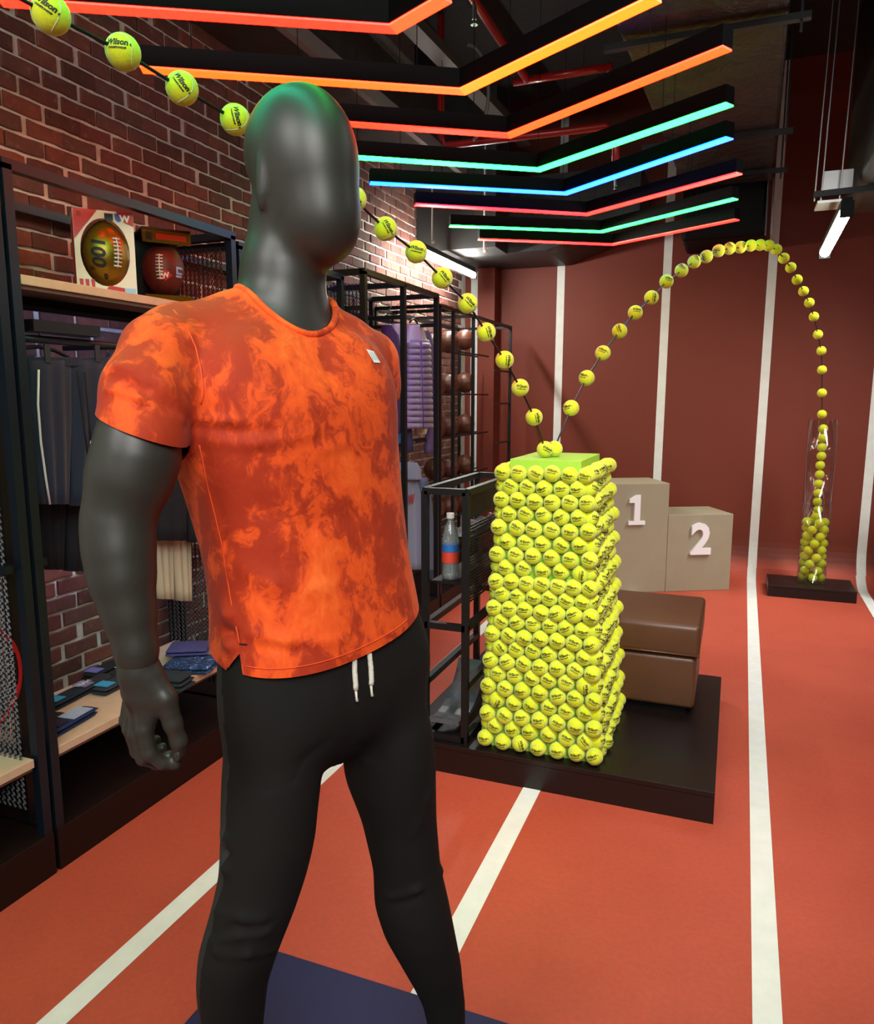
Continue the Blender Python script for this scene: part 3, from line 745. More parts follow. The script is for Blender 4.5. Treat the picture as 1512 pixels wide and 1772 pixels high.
base = pY(779, 1001, 2.80); wt.location = base; WO[wt.name] = base
MB().lathe(base, [(0.0, 0), (0.032, 0.002), (0.035, 0.02), (0.033, 0.08), (0.035, 0.14), (0.034, 0.17), (0.022, 0.215), (0.013, 0.235), (0.013, 0.25), (0, 0.25)], 20).build('bottle_body', M['pet'], wt, smooth=True)
MB().lathe(base, [(0.0, 0.25), (0.016, 0.25), (0.016, 0.27), (0, 0.27)], 16).build('cap', M['white'], wt)
MB().lathe(base, [(0.0355, 0.115), (0.0355, 0.145), (0.0345, 0.145), (0.0345, 0.115)], 20).build('blue_label', mat('label_blue', '2a5fa8', 0.4), wt)
MB().lathe(base, [(0.0355, 0.07), (0.0355, 0.114), (0.0345, 0.114), (0.0345, 0.07)], 20).build('red_label', mat('label_red', 'c8402f', 0.4), wt)
tag(MB().box((x0 + 0.005, y0 + 0.05, base[2] - 0.010), (x1 - 0.025, y1 - 0.02, base[2] - 0.001)).build('glass_shelf', M['steel']), 'thin black shelf plate inside the metal rack holding the bottle', 'shelf')
for k, (px, py, colr, lab) in enumerate(((822, 890, '5b6474', 'grey folded packet on the metal rack top shelf'), (828, 905, '30363a', 'dark folded packet on the metal rack top shelf'), (832, 880, '7a4a6a', 'pink-violet packet tucked at the back of the metal rack'))):
    c = np.array((-1.03 + 0.02 * k, 3.02 + 0.09 * k, 0.96)); q = MB()
    q.ell(c, (0.035, 0.03, 0.022), 14, 8, np.array(Matrix.Rotation(0.4 * k, 3, 'Y'))); q.ell(c + (0.02, 0.02, 0.012), (0.02, 0.02, 0.014), 12, 6)
    tag(q.build('packet', mat('packet%d' % k, colr, 0.4), smooth=True), lab, 'packet')
tag(MB().box((x0 + 0.005, y0 + 0.16, 0.925), (x1 - 0.025, y1 - 0.02, 0.935)).build('packet_shelf', M['steel']), 'upper thin black shelf plate inside the metal rack under the packets', 'shelf')
# wooden bench board at the far right wall edge and dark display panel by the last lane line
tag(MB().box((1.07, 6.2, 0.10), (1.6, 6.46, 0.95)).build('charcoal_board', mat('panel_charcoal', '2b2d2e', 0.5), bevel=0.04), 'charcoal board cut off by the right edge beside the last lane line', 'board')

# ================================================================= LEFT SHELVING
def mesh_panel(name, parent, X0, X1, z0, z1, Y, mat_, cell=0.022, hgt=0.020):
    """expanded metal in the plane Y = const"""
    q = MB(); w_ = 0.0017
    nx = int((X1 - X0) / cell); nz = int((z1 - z0) / hgt)
    for s in (1, -1):
        for k in range(nx + nz):
            # zigzag strands running upwards, alternate phase
            pass
    for i in range(nx + 1):
        x = X0 + i * cell
        for ph in (0, 1):
            for j in range(nz):
                xa = x + (cell / 2 if (j + ph) % 2 else 0); xb = x + (cell / 2 if (j + 1 + ph) % 2 else 0)
                if max(xa, xb) > X1 or min(xa, xb) < X0: continue
                za, zb = z0 + j * hgt, z0 + (j + 1) * hgt
                q.add([(xa - w_, Y - 0.002, za), (xa + w_, Y + 0.002, za), (xb + w_, Y + 0.002, zb), (xb - w_, Y - 0.002, zb)], [(0, 1, 2, 3)])
    return q.build(name, mat_, parent, kind='stuff')
M['meshp'] = mat('mesh_metal', '2a2c2e', 0.35, metal=0.6)
M['meshl'] = mat('mesh_metal_bright', '4c5156', 0.3, metal=0.8)
def frame_unit(label, y0, y1, xf, xb, zt, zb=0.14, T=0.03, mesh_at=(), name='display_rack', mids=(), toprail=True, m=None):
    m = m or M['steel']; t = empty(name, ((xf + xb) / 2, (y0 + y1) / 2, 0.0), label, 'rack')
    for y in [y0, y1] + list(mids):
        MB().bar((xf, y, zb), (xf, y, zt), T).build('post', m, t)
    for y in (y0, y1): MB().bar((xb, y, zb), (xb, y, zt), T).build('post', m, t)
    for x in (xf, xb): MB().bar((x, y0 - T / 2, zt), (x, y1 + T / 2, zt), T).build('top_beam', m, t)
    for y in [y0, y1] + list(mids): MB().bar((xb, y, zt), (xf, y, zt), T).build('cross_beam', m, t)
    for y in mesh_at:
        mesh_panel('mesh_panel', t, xb + T / 2, xf - T / 2, zb + 0.1, zt - 0.05, y, M['meshp'])
        MB().bar((xb, y, 1.0), (xf, y, 1.0), T * 0.8).build('cross_beam', m, t)
    MB().box((xb - 0.02, y0 - 0.015, 0.0), (xf + 0.02, y1 + 0.015, zb)).build('plinth', M['kick'], t, bevel=0.002)
    return t
XF, XB = -1.955, -2.35
u0 = frame_unit(m=M['rack_bluelit'], label='black metal shop rack cut off by the left edge of the frame', y0=0.62, y1=1.585, xf=XF, xb=XB, zt=2.15, mesh_at=(1.54,))
u1 = frame_unit(m=M['rack_bluelit'], label='black metal rack with boxed footballs on its top shelf behind mannequin', y0=1.63, y1=2.66, xf=XF, xb=XB, zt=2.15, mesh_at=(1.66, 2.62))
MB().bar((-2.06, 1.62, 0.14), (-2.06, 1.62, 2.15), 0.028).build('post', M['steel'], u1)
u1b = frame_unit(m=M['rack_bluelit'], label='black metal rack mostly hidden behind the mannequin torso and head', y0=2.71, y1=3.58, xf=XF, xb=XB, zt=2.12, mesh_at=())
def shelf(name, y0, y1, x0, x1, z, label):
    t = empty(name, ((x0 + x1) / 2, (y0 + y1) / 2, z), label, 'shelf'); WO[t.name] = WO[t.name]
    MB().box((x0, y0, z), (x1, y1, z + 0.028)).build('board', M['wood'], t, bevel=0.002)
    MB().box((x0, y0, z - 0.012), (x1 - 0.01, y1, z - 0.0005)).build('support_tray', M['edge'], t)
    return t
shelf('wooden_shelf', 1.65, 2.64, -2.33, -1.945, 1.825, 'pale upper wooden shelf carrying the boxed footballs')
shelf('wooden_shelf', 1.65, 2.64, -2.33, -1.945, 0.375, 'pale low wooden shelf carrying socks and folded shirts')
shelf('wooden_shelf', 0.65, 1.56, -2.33, -1.945, 1.825, 'pale upper wooden shelf at the left edge of the frame')
shelf('wooden_shelf', 0.65, 1.56, -2.33, -1.945, 0.375, 'pale low wooden shelf at the left edge behind the mesh')
# strip lamp of the rack: cool white light on the bricks over the low shelf
sl_ = empty('strip_lamp', (-2.30, 2.15, 1.10), 'slim cool white strip lamp fixed to the rack behind the hanging shorts', 'lamp')
MB().box((-2.16, 1.75, 1.09), (-2.145, 2.55, 1.13)).build('housing', M['house'], sl_)
MB().box((-2.165, 1.76, 1.095), (-2.1605, 2.54, 1.125)).build('diffuser', emit('cool_glow', (0.62, 0.72, 1.0), 45), sl_)
sl2 = empty('strip_lamp', (-2.27, 2.2, 1.80), 'slim blue-tinted strip lamp under the upper wooden shelf', 'lamp')
MB().box((-2.10, 1.75, 1.772), (-2.085, 2.55, 1.812)).build('housing', M['house'], sl2)
MB().box((-2.105, 1.76, 1.777), (-2.1005, 2.54, 1.807)).build('diffuser', emit('blue_glow', (0.35, 0.5, 1.0), 14), sl2)

# ---- boxed footballs on the upper shelf (z = 1.853)
SZ = 1.854
def football(c, R, L, m, label, group=None, lace=True, lm=None, lang=0.0):
    t = empty('football', np.array(c) - (0, 0, L), label, 'football', group)
    q = MB(); n = 26; rings = []
    for i in range(19):
        s = -1 + 2 * i / 18; r = R * (1 - abs(s) ** 2.1) ** 0.75 if abs(s) < 1 else 0.001
        rings.append([(c[0] + r * math.cos(2 * math.pi * k / n), c[1] + r * math.sin(2 * math.pi * k / n), c[2] + L * s) for k in range(n)])
    q.rings(rings); b = q.build('leather', m, t, smooth=True)
    def on(th, s, off=0.002):
        r = R * (1 - abs(s) ** 2.1) ** 0.75 + off; return np.array((c[0] + r * math.cos(th), c[1] + r * math.sin(th), c[2] + L * s))
    if lace:
        q = MB(); q.tube([on(lang, s) for s in np.linspace(-0.42, 0.42, 9)], 0.0022, 6); q.build('lace', lm, t, smooth=True)
        for k in range(8):
            s = -0.38 + 0.76 * k / 7; q = MB(); q.tube([on(lang - 0.17, s), on(lang, s, 0.0035), on(lang + 0.17, s)], 0.0028, 6); q.build('lace', lm, t, smooth=True)
    for th in (lang - math.pi / 2, lang + math.pi / 2):
        q = MB(); q.tube([on(th, s, 0.0) for s in np.linspace(-0.95, 0.95, 15)], 0.0012, 5); q.build('panel_seam', M['ink'], t, smooth=True)
    return t, on
M['goldball'] = mat('gold_leather', '8d7424', 0.32, metal=0.75, bump=(260, 0.3, 0.002)); M['brownball'] = mat('brown_football', '5a1d16', 0.45, bump=(300, 0.4, 0.002))
M['card'] = mat('box_white', 'e2dcd2', 0.5); M['cardred'] = mat('box_red', 'b81f24', 0.45); M['gold'] = mat('gold_foil', 'a8862a', 0.22, metal=0.9); M['black'] = mat('box_black', '131212', 0.4)
y0b, y1b = 1.995, 2.185
bx1 = empty('football_box', (-2.10, 2.09, SZ), 'white and red open-front display box holding the gold football', 'box')
MB().box((-2.24, y0b, SZ), (-2.235, y1b, SZ + 0.275)).build('back_card', M['card'], bx1)
MB().box((-2.234, y0b, SZ), (-2.04, y1b, SZ + 0.005)).build('bottom_card', M['card'], bx1)
MB().box((-2.234, y0b, SZ + 0.27), (-2.04, y1b, SZ + 0.275)).build('top_card', M['card'], bx1)
MB().box((-2.234, y0b, SZ + 0.0055), (-2.04, y0b + 0.005, SZ + 0.2695)).build('side_card', M['cardred'], bx1)
fp = MB(); XC = -2.036
cy_, cz_ = 2.09, SZ + 0.137
hole = [(cy_ + 0.078 * math.cos(a), cz_ + 0.112 * math.sin(a)) for a in np.linspace(0, 2 * math.pi, 33)[:-1]]
rect = []
for (hy, hz) in hole:
    dy, dz = hy - cy_, hz - cz_; s = min((0.095 / abs(dy)) if abs(dy) > 1e-6 else 9, (0.1375 / abs(dz)) if abs(dz) > 1e-6 else 9); rect.append((cy_ + dy * s, cz_ + dz * s))
nH = len(hole); vs = [(XC, a, b) for a, b in hole] + [(XC, a, b) for a, b in rect] + [(XC - 0.003, a, b) for a, b in hole] + [(XC - 0.003, a, b) for a, b in rect]
fs = []
for i in range(nH):
    j = (i + 1) % nH; fs += [(i, j, nH + j, nH + i), (2 * nH + i, 3 * nH + i, 3 * nH + j, 2 * nH + j), (i, 2 * nH + i, 2 * nH + j, j), (nH + i, nH + j, 3 * nH + j, 3 * nH + i)]
fp.add(vs, fs); fp.build('front_card', M['card'], bx1)
def flat(pts, m, parent, name, x=XC + 0.0012, t=0.0012):
    q = MB(); poly_plate(q, [(x, a, b) for a, b in pts], (1, 0, 0), t); return q.build(name, m, parent)
flat([(y0b + 0.001, SZ + 0.274), (y0b + 0.075, SZ + 0.274), (y0b + 0.03, SZ + 0.215), (y0b + 0.001, SZ + 0.175)], M['cardred'], bx1, 'red_corner')
flat([(y1b - 0.055, SZ + 0.274), (y1b - 0.001, SZ + 0.274), (y1b - 0.001, SZ + 0.23), (y1b - 0.03, SZ + 0.24)], M['cardred'], bx1, 'red_corner')
for k in range(3): flat([(y0b + 0.008 + 0.018 * k, SZ + 0.045), (y0b + 0.02 + 0.018 * k, SZ + 0.045), (y0b + 0.02 + 0.018 * k, SZ + 0.003), (y0b + 0.012 + 0.018 * k, SZ + 0.003)], M['cardred'], bx1, 'red_stripe')
flat([(y0b + 0.10, SZ + 0.028), (y0b + 0.15, SZ + 0.022), (y0b + 0.15, SZ + 0.002), (y0b + 0.085, SZ + 0.002)], M['cardred'], bx1, 'red_corner')
flat([(y0b + 0.15, SZ + 0.022), (y0b + 0.185, SZ + 0.022), (y0b + 0.185, SZ + 0.003), (y0b + 0.15, SZ + 0.003)], mat('pale_blue', '8fc4e6', 0.4), bx1, 'blue_label')
flat([(y0b + 0.098, SZ + 0.266), (y0b + 0.125, SZ + 0.266), (y0b + 0.125, SZ + 0.243), (y0b + 0.098, SZ + 0.243)], M['black'], bx1, 'emblem')
flat([(y0b + 0.13, SZ + 0.268), (y0b + 0.155, SZ + 0.268), (y0b + 0.153, SZ + 0.248), (y0b + 0.142, SZ + 0.24), (y0b + 0.132, SZ + 0.248)], mat('shield_blue', '3a4fb0', 0.4), bx1, 'emblem')
flat([(y0b + 0.010, SZ + 0.266), (y0b + 0.026, SZ + 0.266), (y0b + 0.025, SZ + 0.252), (y0b + 0.018, SZ + 0.246), (y0b + 0.011, SZ + 0.252)], M['card'], bx1, 'emblem')
q = MB(); place_text(q, 'W', (XC + 0.003, y1b - 0.028, SZ + 0.252), (0, 1, 0), (0, 0, 1), 0.03, bold=0.05); q.build('letter', M['white'], bx1)
lang = -0.25
ft, on = football((-2.085, cy_ + 0.005, SZ + 0.137), 0.080, 0.118, M['goldball'], 'gold football with black 100 print inside the white and red box', lm=mat('pale_lace', 'd8d2dc', 0.5), lang=0.42)
def warp_on(on, th0, c, s0=0.0, sc=1.0):
    def f(p):  # p[1] = arc along circumference (m), p[2] = height
        return on(th0 + p[1] / 0.080, (p[2] / 0.118), 0.0012)
    return f
q = MB(); wp = warp_on(on, -0.42, None)
place_text(q, '100', (0, 0, 0.0), (0, 0, -1), (0, 1, 0), 0.066, bold=0.03, shear=0.15, warp=wp); q.build('print', M['ink'], ft)
q = MB(); place_text(q, 'o', (0, 0.022, -0.078), (0, 1, 0), (0, 0, 1), 0.03, bold=0.08, warp=wp); place_text(q, 'NFL', (0, -0.03, -0.055), (0, 1, 0), (0, 0, 1), 0.014, bold=0.03, warp=wp); q.build('print', M['ink'], ft)
bx2 = empty('football_box', (-2.12, 2.42, SZ), 'black open display box with gold bands holding the dark brown football', 'box')
y2, y3 = 2.325, 2.505
MB().box((-2.24, y2, SZ), (-2.235, y3, SZ + 0.28)).build('back_card', M['black'], bx2)
MB().box((-2.234, y2, SZ), (-2.04, y3, SZ + 0.012)).build('bottom_card', M['black'], bx2)
MB().box((-2.234, y2, SZ + 0.272), (-2.04, y3, SZ + 0.28)).build('top_card', M['black'], bx2)
for a, b, nm in ((0.225, 0.270, 'gold_band'), (0.0125, 0.035, 'gold_band')):
    g = MB().box((-2.05, y2 + 0.001, SZ + a), (-2.036, y3 - 0.001, SZ + b)).build(nm, M['gold'], bx2, label='gold foil band')
    if a > 0.1:
        q = MB(); q.box((-2.0355, y2 + 0.05, SZ + a + 0.012), (-2.0345, y3 - 0.02, SZ + b - 0.012)); q.build('red_label', mat('foil_red', 'b3361e', 0.3, metal=0.4), g)
        q = MB(); q.box((-2.0355, y2 + 0.012, SZ + a + 0.008), (-2.0345, y2 + 0.034, SZ + b - 0.008)); q.build('emblem', M['black'], g)
q = MB(); place_text(q, 'OFFICIAL', (-2.0355, y2 + 0.12, SZ + 0.006), (0, 1, 0), (0, 0, 1), 0.012, bold=0.02); q.build('print', M['gold'], bx2)
ft2, on2 = football((-2.115, 2.415, SZ + 0.14), 0.078, 0.112, M['brownball'], 'dark brown football with white laces and red patch inside the gold-banded box', lm=mat('lace_white', 'e6e2da', 0.5), lang=-0.42)
wp2 = lambda p: on2(0.0 + p[1] / 0.078, p[2] / 0.112, 0.0014)
q = MB(); n_ = 5; g = [wp2((0, -0.012 + 0.028 * (a - b), -0.03 + 0.022 * (a + b - 1))) for a in np.linspace(0, 1, n_) for b in np.linspace(0, 1, n_)]
q.add(g, [(i * n_ + j, i * n_ + j + 1, (i + 1) * n_ + j + 1, (i + 1) * n_ + j) for i in range(n_ - 1) for j in range(n_ - 1)]); q.build('red_patch', mat('patch_red', 'b02428', 0.5), ft2, label='red diamond patch')
q = MB(); place_text(q, 'W', (0, -0.012, -0.032), (0, 1, 0.2), (0, -0.2, 1), 0.026, bold=0.04, warp=lambda p: on2(p[1] / 0.078, p[2] / 0.112, 0.0024)); q.build('letter', M['white'], ft2)
q = MB(); place_text(q, 'LII', (0, 0.045, -0.015), (0, 0, -1), (0, 1, 0), 0.042, bold=0.04, warp=wp2); q.build('print', mat('print_blue', '8fb8e8', 0.4), ft2)
bx3 = empty('football_box', (-2.1, 1.40, SZ), 'gold-banded display box cut off by the left edge of the frame', 'box')
MB().box((-2.24, 1.25, SZ), (-2.235, 1.545, SZ + 0.36)).build('back_card', M['black'], bx3)
MB().box((-2.234, 1.25, SZ), (-2.04, 1.545, SZ + 0.012)).build('bottom_card', M['black'], bx3)
MB().box((-2.05, 1.255, SZ + 0.20), (-2.036, 1.548, SZ + 0.245)).build('gold_band', M['gold'], bx3); MB().box((-2.05, 1.255, SZ + 0.0125), (-2.036, 1.548, SZ + 0.035)).build('gold_band', M['gold'], bx3)
football((-2.12, 1.44, SZ + 0.14), 0.088, 0.12, M['brownball'], 'brown football partly in view at the left edge of the frame', lm=M['white'], lang=-0.2)

def spin(roots, c, ang, shift=(0, 0)):
    for o in roots:
        d = Vector((o.location[0] - c[0], o.location[1] - c[1])); ca, sa = math.cos(ang), math.sin(ang)
        o.location[0] = c[0] + d[0] * ca - d[1] * sa + shift[0]; o.location[1] = c[1] + d[0] * sa + d[1] * ca + shift[1]; o.rotation_euler[2] = ang
spin((bx1, ft), (-2.12, 2.085), -0.72, (0.015, 0.04)); spin((bx2, ft2), (-2.12, 2.41), -0.62, (0.0, 0.03))

# ---- hanging clothes: lofted closed cloth bodies on the plane X = c, outline taken row by row
def cloth(name, rows, X, thick, m, parent=None, folds=5, famp=0.008, n=44, seed=0, lean=0.0, label=None):
    rr = random.Random(seed); ph = rr.uniform(0, 6); rings = []; out = []
    R = [(pX(xl, y, X), pX(xr, y2, X)) for (y, xl, xr, y2) in [(r if len(r) == 4 else (r[0], r[1], r[2], r[0])) for r in rows]]
    RR = []
    for i in range(len(R) - 1):
        for k in range(5): t = k / 5; RR.append((R[i][0] * (1 - t) + R[i + 1][0] * t, R[i][1] * (1 - t) + R[i + 1][1] * t, (i + t) / (len(R) - 1)))
    RR.append((R[-1][0], R[-1][1], 1.0))
    for a, b, t in RR:
        c = (a + b) / 2; hw = (b - a) / 2; ring = []
        for k in range(n):
            th = 2 * math.pi * k / n; u = math.cos(th); v = math.sin(th)
            s = (abs(v) ** 0.6) * (1 if v > 0 else -1)
            wv = famp * (0.25 + 0.75 * t) * math.sin(folds * math.pi * (u + 1) + ph + 0.7 * math.sin(3 * t + ph)) * (1 - u ** 4)
            ring.append(c + hw * u + np.array((s * thick / 2 + wv * (0.3 + 0.7 * abs(v)) + lean * t, 0, 0)))
        rings.append(ring)
    q = MB(); q.rings(rings); return q.build(name, m, parent, smooth=True, label=label)
def hanger(px, py, X, parent_label, w_=0.16, rail_y=None, m=None):
    c = pX(px, py, X); t = empty('clothes_hanger', c, parent_label, 'hanger'); c = np.array(c)
    q = MB(); hk = [c + (0, 0, 0.0), c + (0, 0, 0.03)] + [c + (0.018 * math.sin(a) , 0, 0.05 - 0.018 * math.cos(a) + 0.0) for a in np.linspace(0.2, 4.2, 9)]
    q.tube(hk, 0.0022, 7); q.build('hook', M['silver'], t, smooth=True)
    q = MB(); q.tube([c + (0, -w_, -0.03), c + (0, -w_ * 0.5, -0.008), c, c + (0, w_ * 0.5, -0.008), c + (0, w_, -0.03)], 0.006, 8); q.build('arm', m or M['steel'], t, smooth=True)
    return t
q = MB(); q.tube([(-2.04, 1.66, 1.68), (-2.04, 2.62, 1.68)], 0.012, 10); rl = empty('hanging_rail', (-2.04, 2.14, 1.68), 'black hanging rail under the upper wooden shelf with shorts on it', 'rail')
q.build('tube', M['steelgrey'], rl, smooth=True)
for y in (1.66, 2.14, 2.62): MB().bar((-2.33, y, 1.68), (-2.04, y, 1.68), 0.018).build('bracket', M['steel'], rl)
MB().box((-2.07, 1.72, 1.70), (-1.99, 1.98, 1.735)).build('sign_holder', M['steel'], rl)
def shorts(label, X, wl, wr, wy, hl, hr, hy, m, stripe=None, crotch=0.52, seed=1, split=None, parts=True):
    g = empty('shorts', pX((wl + wr) / 2, hy, X), label, 'shorts', None)
    mid_w = (wl + wr) / 2; mid_h = hl + (hr - hl) * crotch; cyy = wy + (hy - wy) * 0.42
    cloth('leg', [(wy + 6, wl, mid_w + 3), (cyy, wl - 3 + (hl - wl) * 0.4, (mid_w + mid_h) / 2 + 2), (hy, hl, mid_h - 3)], X, 0.05, m, g, 3, 0.007, seed=seed)
    cloth('leg', [(wy + 6, mid_w - 3, wr), (cyy, (mid_w + mid_h) / 2 - 2, wr + 3 + (hr - wr) * 0.4), (hy + 3, mid_h + 3, hr)], X, 0.05, m, g, 3, 0.007, seed=seed + 1)
    cloth('waistband', [(wy, wl + 1, wr - 1), (wy + 16, wl - 1, wr + 1)], X, 0.046, m, g, 14, 0.002, seed=seed + 2)
    return g
hanger(66, 600, -2.045, 'steel clip hanger holding the navy shorts with white side stripe', 0.12)
g = shorts('navy shorts with white side stripe and drawcord hanging nearest the front', -2.045, 44, 190, 618, 62, 172, 872, M['navy'], seed=4)
q = MB(); q.tube([pX(x, y, -2.045) + (0.024, 0, 0) for x, y in ((57, 640), (56, 700), (61, 765), (70, 830), (77, 872))], 0.0035, 6); q.build('side_stripe', M['white'], g, smooth=True)
for px in ((119, 642, 138, 785), (133, 644, 143, 762)):
    q = MB(); q.tube([pX(px[0] + (px[2] - px[0]) * t, px[1] + (px[3] - px[1]) * t, -2.045) + (0.034, 0, 0) for t in (0, 0.3, 0.6, 1.0)], 0.0026, 6); q.build('drawcord', M['navydk'], g, smooth=True)
    q = MB(); e = pX(px[2], px[3], -2.045) + (0.034, 0, 0); q.tube([e, e - (0, 0, 0.025)], 0.0035, 6); q.build('cord_end', M['silver'], g, smooth=True)
for px in (71, 158):
    q = MB(); c = pX(px, 612, -2.045); q.obox(c + (0.026, 0, 0), (0.003, 0, 0), (0, 0.010, 0), (0, 0, 0.028)); q.build('hanger_clip', M['steelgrey'], g)
shorts('long dark navy shorts hanging behind the striped pair, only their legs in view', -2.15, 50, 180, 640, 66, 150, 985, M['navydk'], seed=9)
shorts('dark purple-grey shorts on the rail right of the striped navy pair', -2.045, 186, 260, 610, 196, 262, 860, mat('plum_cloth', '3b3750', 0.85), seed=15)
shorts('wide black-navy shorts hanging lower between the arm and the tee', -2.02, 250, 384, 720, 256, 384, 935, M['navydk'], seed=21)
g = shorts('pale beige shorts hanging behind the dark pair beside the forearm', -2.08, 258, 322, 880, 272, 328, 1036, mat('beige_cloth', 'b8ad94', 0.85, bump=(200, 0.3, 0.002)), seed=26, crotch=0.5)
hanger(222, 600, -2.045, 'steel clip hanger holding the purple-grey shorts', 0.06)
q = MB(); q.tube([(-2.06, 2.22, 1.28), (-2.06, 2.62, 1.28)], 0.010, 8); q.tube([(-2.06, 2.62, 1.28), (-2.34, 2.62, 1.28)], 0.010, 8)
tag(q.build('hanging_rail', M['steel'], smooth=True), 'lower black rail holding the dark and beige shorts', 'rail')

# ---- low shelf goods (z = 0.403)
LZ0 = 0.4035
def folded(name, x0, x1, xw, y_px, colr, label, layers=2, hgt=0.02, rot=0.0, cat='clothing', w_=0.07, d_=0.1, z0=0.0):
    c = pZ((x0 + x1) / 2, y_px, LZ0) + np.array((0, 0, z0)); t = empty(name, c, label, cat); R = Matrix.Rotation(rot, 3, 'Z')
    m = colr if not isinstance(colr, str) else mat(name, colr, 0.9, bump=(200, 0.4, 0.003))
    for k in range(layers):
        q = MB(); n = 20; rings = []
        for i in range(7):
            v = -1 + 2 * i / 6; s = (1 - abs(v) ** 6) ** 0.3 if abs(v) < 1 else 0.5; ring = []
            for j in range(n):
                th = 2 * math.pi * j / n; cu = abs(math.cos(th)) ** 0.4 * (1 if math.cos(th) > 0 else -1); su = abs(math.sin(th)) ** 0.7 * (1 if math.sin(th) > 0 else -1)
                p = R @ Vector((cu * d_ * (1 - 0.03 * k) * (0.97 + 0.03 * s), v * w_ * (1 - 0.02 * k), 0))
                ring.append((c[0] + p[0], c[1] + p[1], LZ0 + z0 + hgt * (k + 0.5) + su * hgt * 0.5 * s + 0.0 * v))
            rings.append(ring)
        q.rings(rings); q.build('layer', m, t, smooth=True)
    return t, c, R
def sock(px, py, base, lab, wx=0.036, ln=0.085, rot=0.25, stripes=None, badge=None, z=0.0, cuffcol=None, writing=None):
    c = pZ(px, py, LZ0 + z); t = empty('sock_pair', c, lab, 'socks', None); R = np.array(Matrix.Rotation(rot, 3, 'Z')); mb_ = mat('sock_cloth', base, 0.9, bump=(300, 0.5, 0.002))
    ax, ay = R @ np.array((1.0, 0, 0)), R @ np.array((0, 1.0, 0))
    for k in range(2):
        q = MB(); rings = []
        for i in range(9):
            u = -1 + i / 4; s = (1 - abs(u) ** 5) ** 0.35 if abs(u) < 1 else 0.35
            cc = np.array(c) + ay * u * ln + ax * 0.004 * k + np.array((0, 0, 0.008 + 0.015 * k)); rings.append([cc + ax * math.cos(a) * wx * (0.9 + 0.1 * s) + np.array((0, 0, 1)) * math.sin(a) * 0.0075 * s for a in np.linspace(0, 2 * math.pi, 17)[:-1]])
        q.rings(rings); q.build('sock', mb_, t, smooth=True)
    top = np.array(c) + np.array((0, 0, 0.0315))
    if stripes:
        for k in range(stripes[1]):
            u = ln * (-0.1 + 0.95 * k / stripes[1]); q = MB(); q.obox(top + ay * u, ax * wx * 0.92, ay * 0.0028, np.array((0, 0, 0.0012))); q.build('stripe', mat('sock_stripe', stripes[0], 0.9), t)
    if badge:
        q = MB(); q.obox(top - ay * ln * 0.55 + (0, 0, 0.0015), ax * wx * 0.8, ay * 0.024, np.array((0, 0, 0.0015))); b = q.build('paper_band', mat('band', badge, 0.5), t)
        if writing: q = MB(); place_text(q, writing, top - ay * ln * 0.55 + (0, 0, 0.0034), ay, -ax, 0.03, bold=0.03); q.build('print', M['white'], t)
    return t
sock(112, 1215, '1c2436', 'dark navy socks with bright cyan band on the low shelf, next to rack post', badge='3aa0cf', rot=0.1, z=0.0)
sock(160, 1190, '2a2c34', 'dark grey socks with lilac lettered band lying second from the rack post', badge='8c86b8', rot=0.1, writing='TEAM')
sock(197, 1190, '30383f', 'grey-green socks with light blue band on patterned pair, nearest the hand', badge='46a6dc', rot=0.1)
sock(178, 1166, '17181c', 'black socks with violet band at the back against the bricks', badge='7a78c0', rot=0.1)
sock(214, 1168, '1c1c1c', 'black and cream checked socks at the back beside the wrist', stripes=('cfc8b4', 5), rot=0.1)
sock(120, 1255, '1b2c5e', 'navy and white striped socks at the front edge of the low shelf', stripes=('b9c4dc', 9), badge='2b2238', rot=0.12, ln=0.10)
sock(72, 1262, '221a1e', 'dark socks with red lettering partly behind the mesh and post', badge='8c2434', rot=0.1)
folded('folded_shirt', 262, 304, 0, 1188, '1f2a30', 'dark green-black folded shorts on the low shelf right of the wrist', 3, 0.018, 0.15, w_=0.05, d_=0.11)
def camo():
    m = NM('camo_cloth'); v = m.geo(); m.link(m.ramp(m.noise(v, 45, 3, 0.5, 1.0), [(0.42, srgb('14284a')), (0.5, srgb('2a4f86')), (0.58, srgb('1a3360')), (0.64, srgb('8fa8d0'))], 'CONSTANT'), m.b.inputs['Base Color']); m.b.inputs['Roughness'].default_value = 0.9
    return m.m
t_, c_, R_ = folded('folded_shirt', 300, 365, 0, 1155, camo(), 'blue camouflage folded shirt on the low shelf, lower of its pile', 2, 0.016, 0.3, w_=0.085, d_=0.10)
folded('folded_shirt', 300, 356, 0, 1140, mat('violet_grey', '45457c', 0.9, bump=(60, 0.6, 0.01)), 'violet-grey folded shirt lying on the blue camouflage one', 2, 0.014, 0.5, w_=0.07, d_=0.085, z0=0.033)
# racket behind the mesh at the left edge
q = MB(); cR = pX(-22, 1175, -2.05); q.tube([cR + (0, 0.11 * math.cos(a), 0.15 * math.sin(a)) for a in np.linspace(0, 2 * math.pi, 41)[:-1]], 0.008, 8, closed=True)
rk_ = empty('tennis_racket', cR - (0, 0, 0.15), 'red tennis racket head leaning behind the mesh at the left edge', 'racket'); q.build('hoop', mat('racket_red', 'c01f24', 0.3), rk_, smooth=True)
for k in range(-5, 6):
    a = 0.15 * math.sqrt(max(0, 1 - (k * 0.018 / 0.11) ** 2)); MB().bar(cR + (0, k * 0.018, -a), cR + (0, k * 0.018, a), 0.0015).build('string', M['white'], rk_)
for k in range(-7, 8):
    a = 0.11 * math.sqrt(max(0, 1 - (k * 0.019 / 0.15) ** 2)); MB().bar(cR + (0, -a, k * 0.019), cR + (0, a, k * 0.019), 0.0015).build('string', M['white'], rk_)

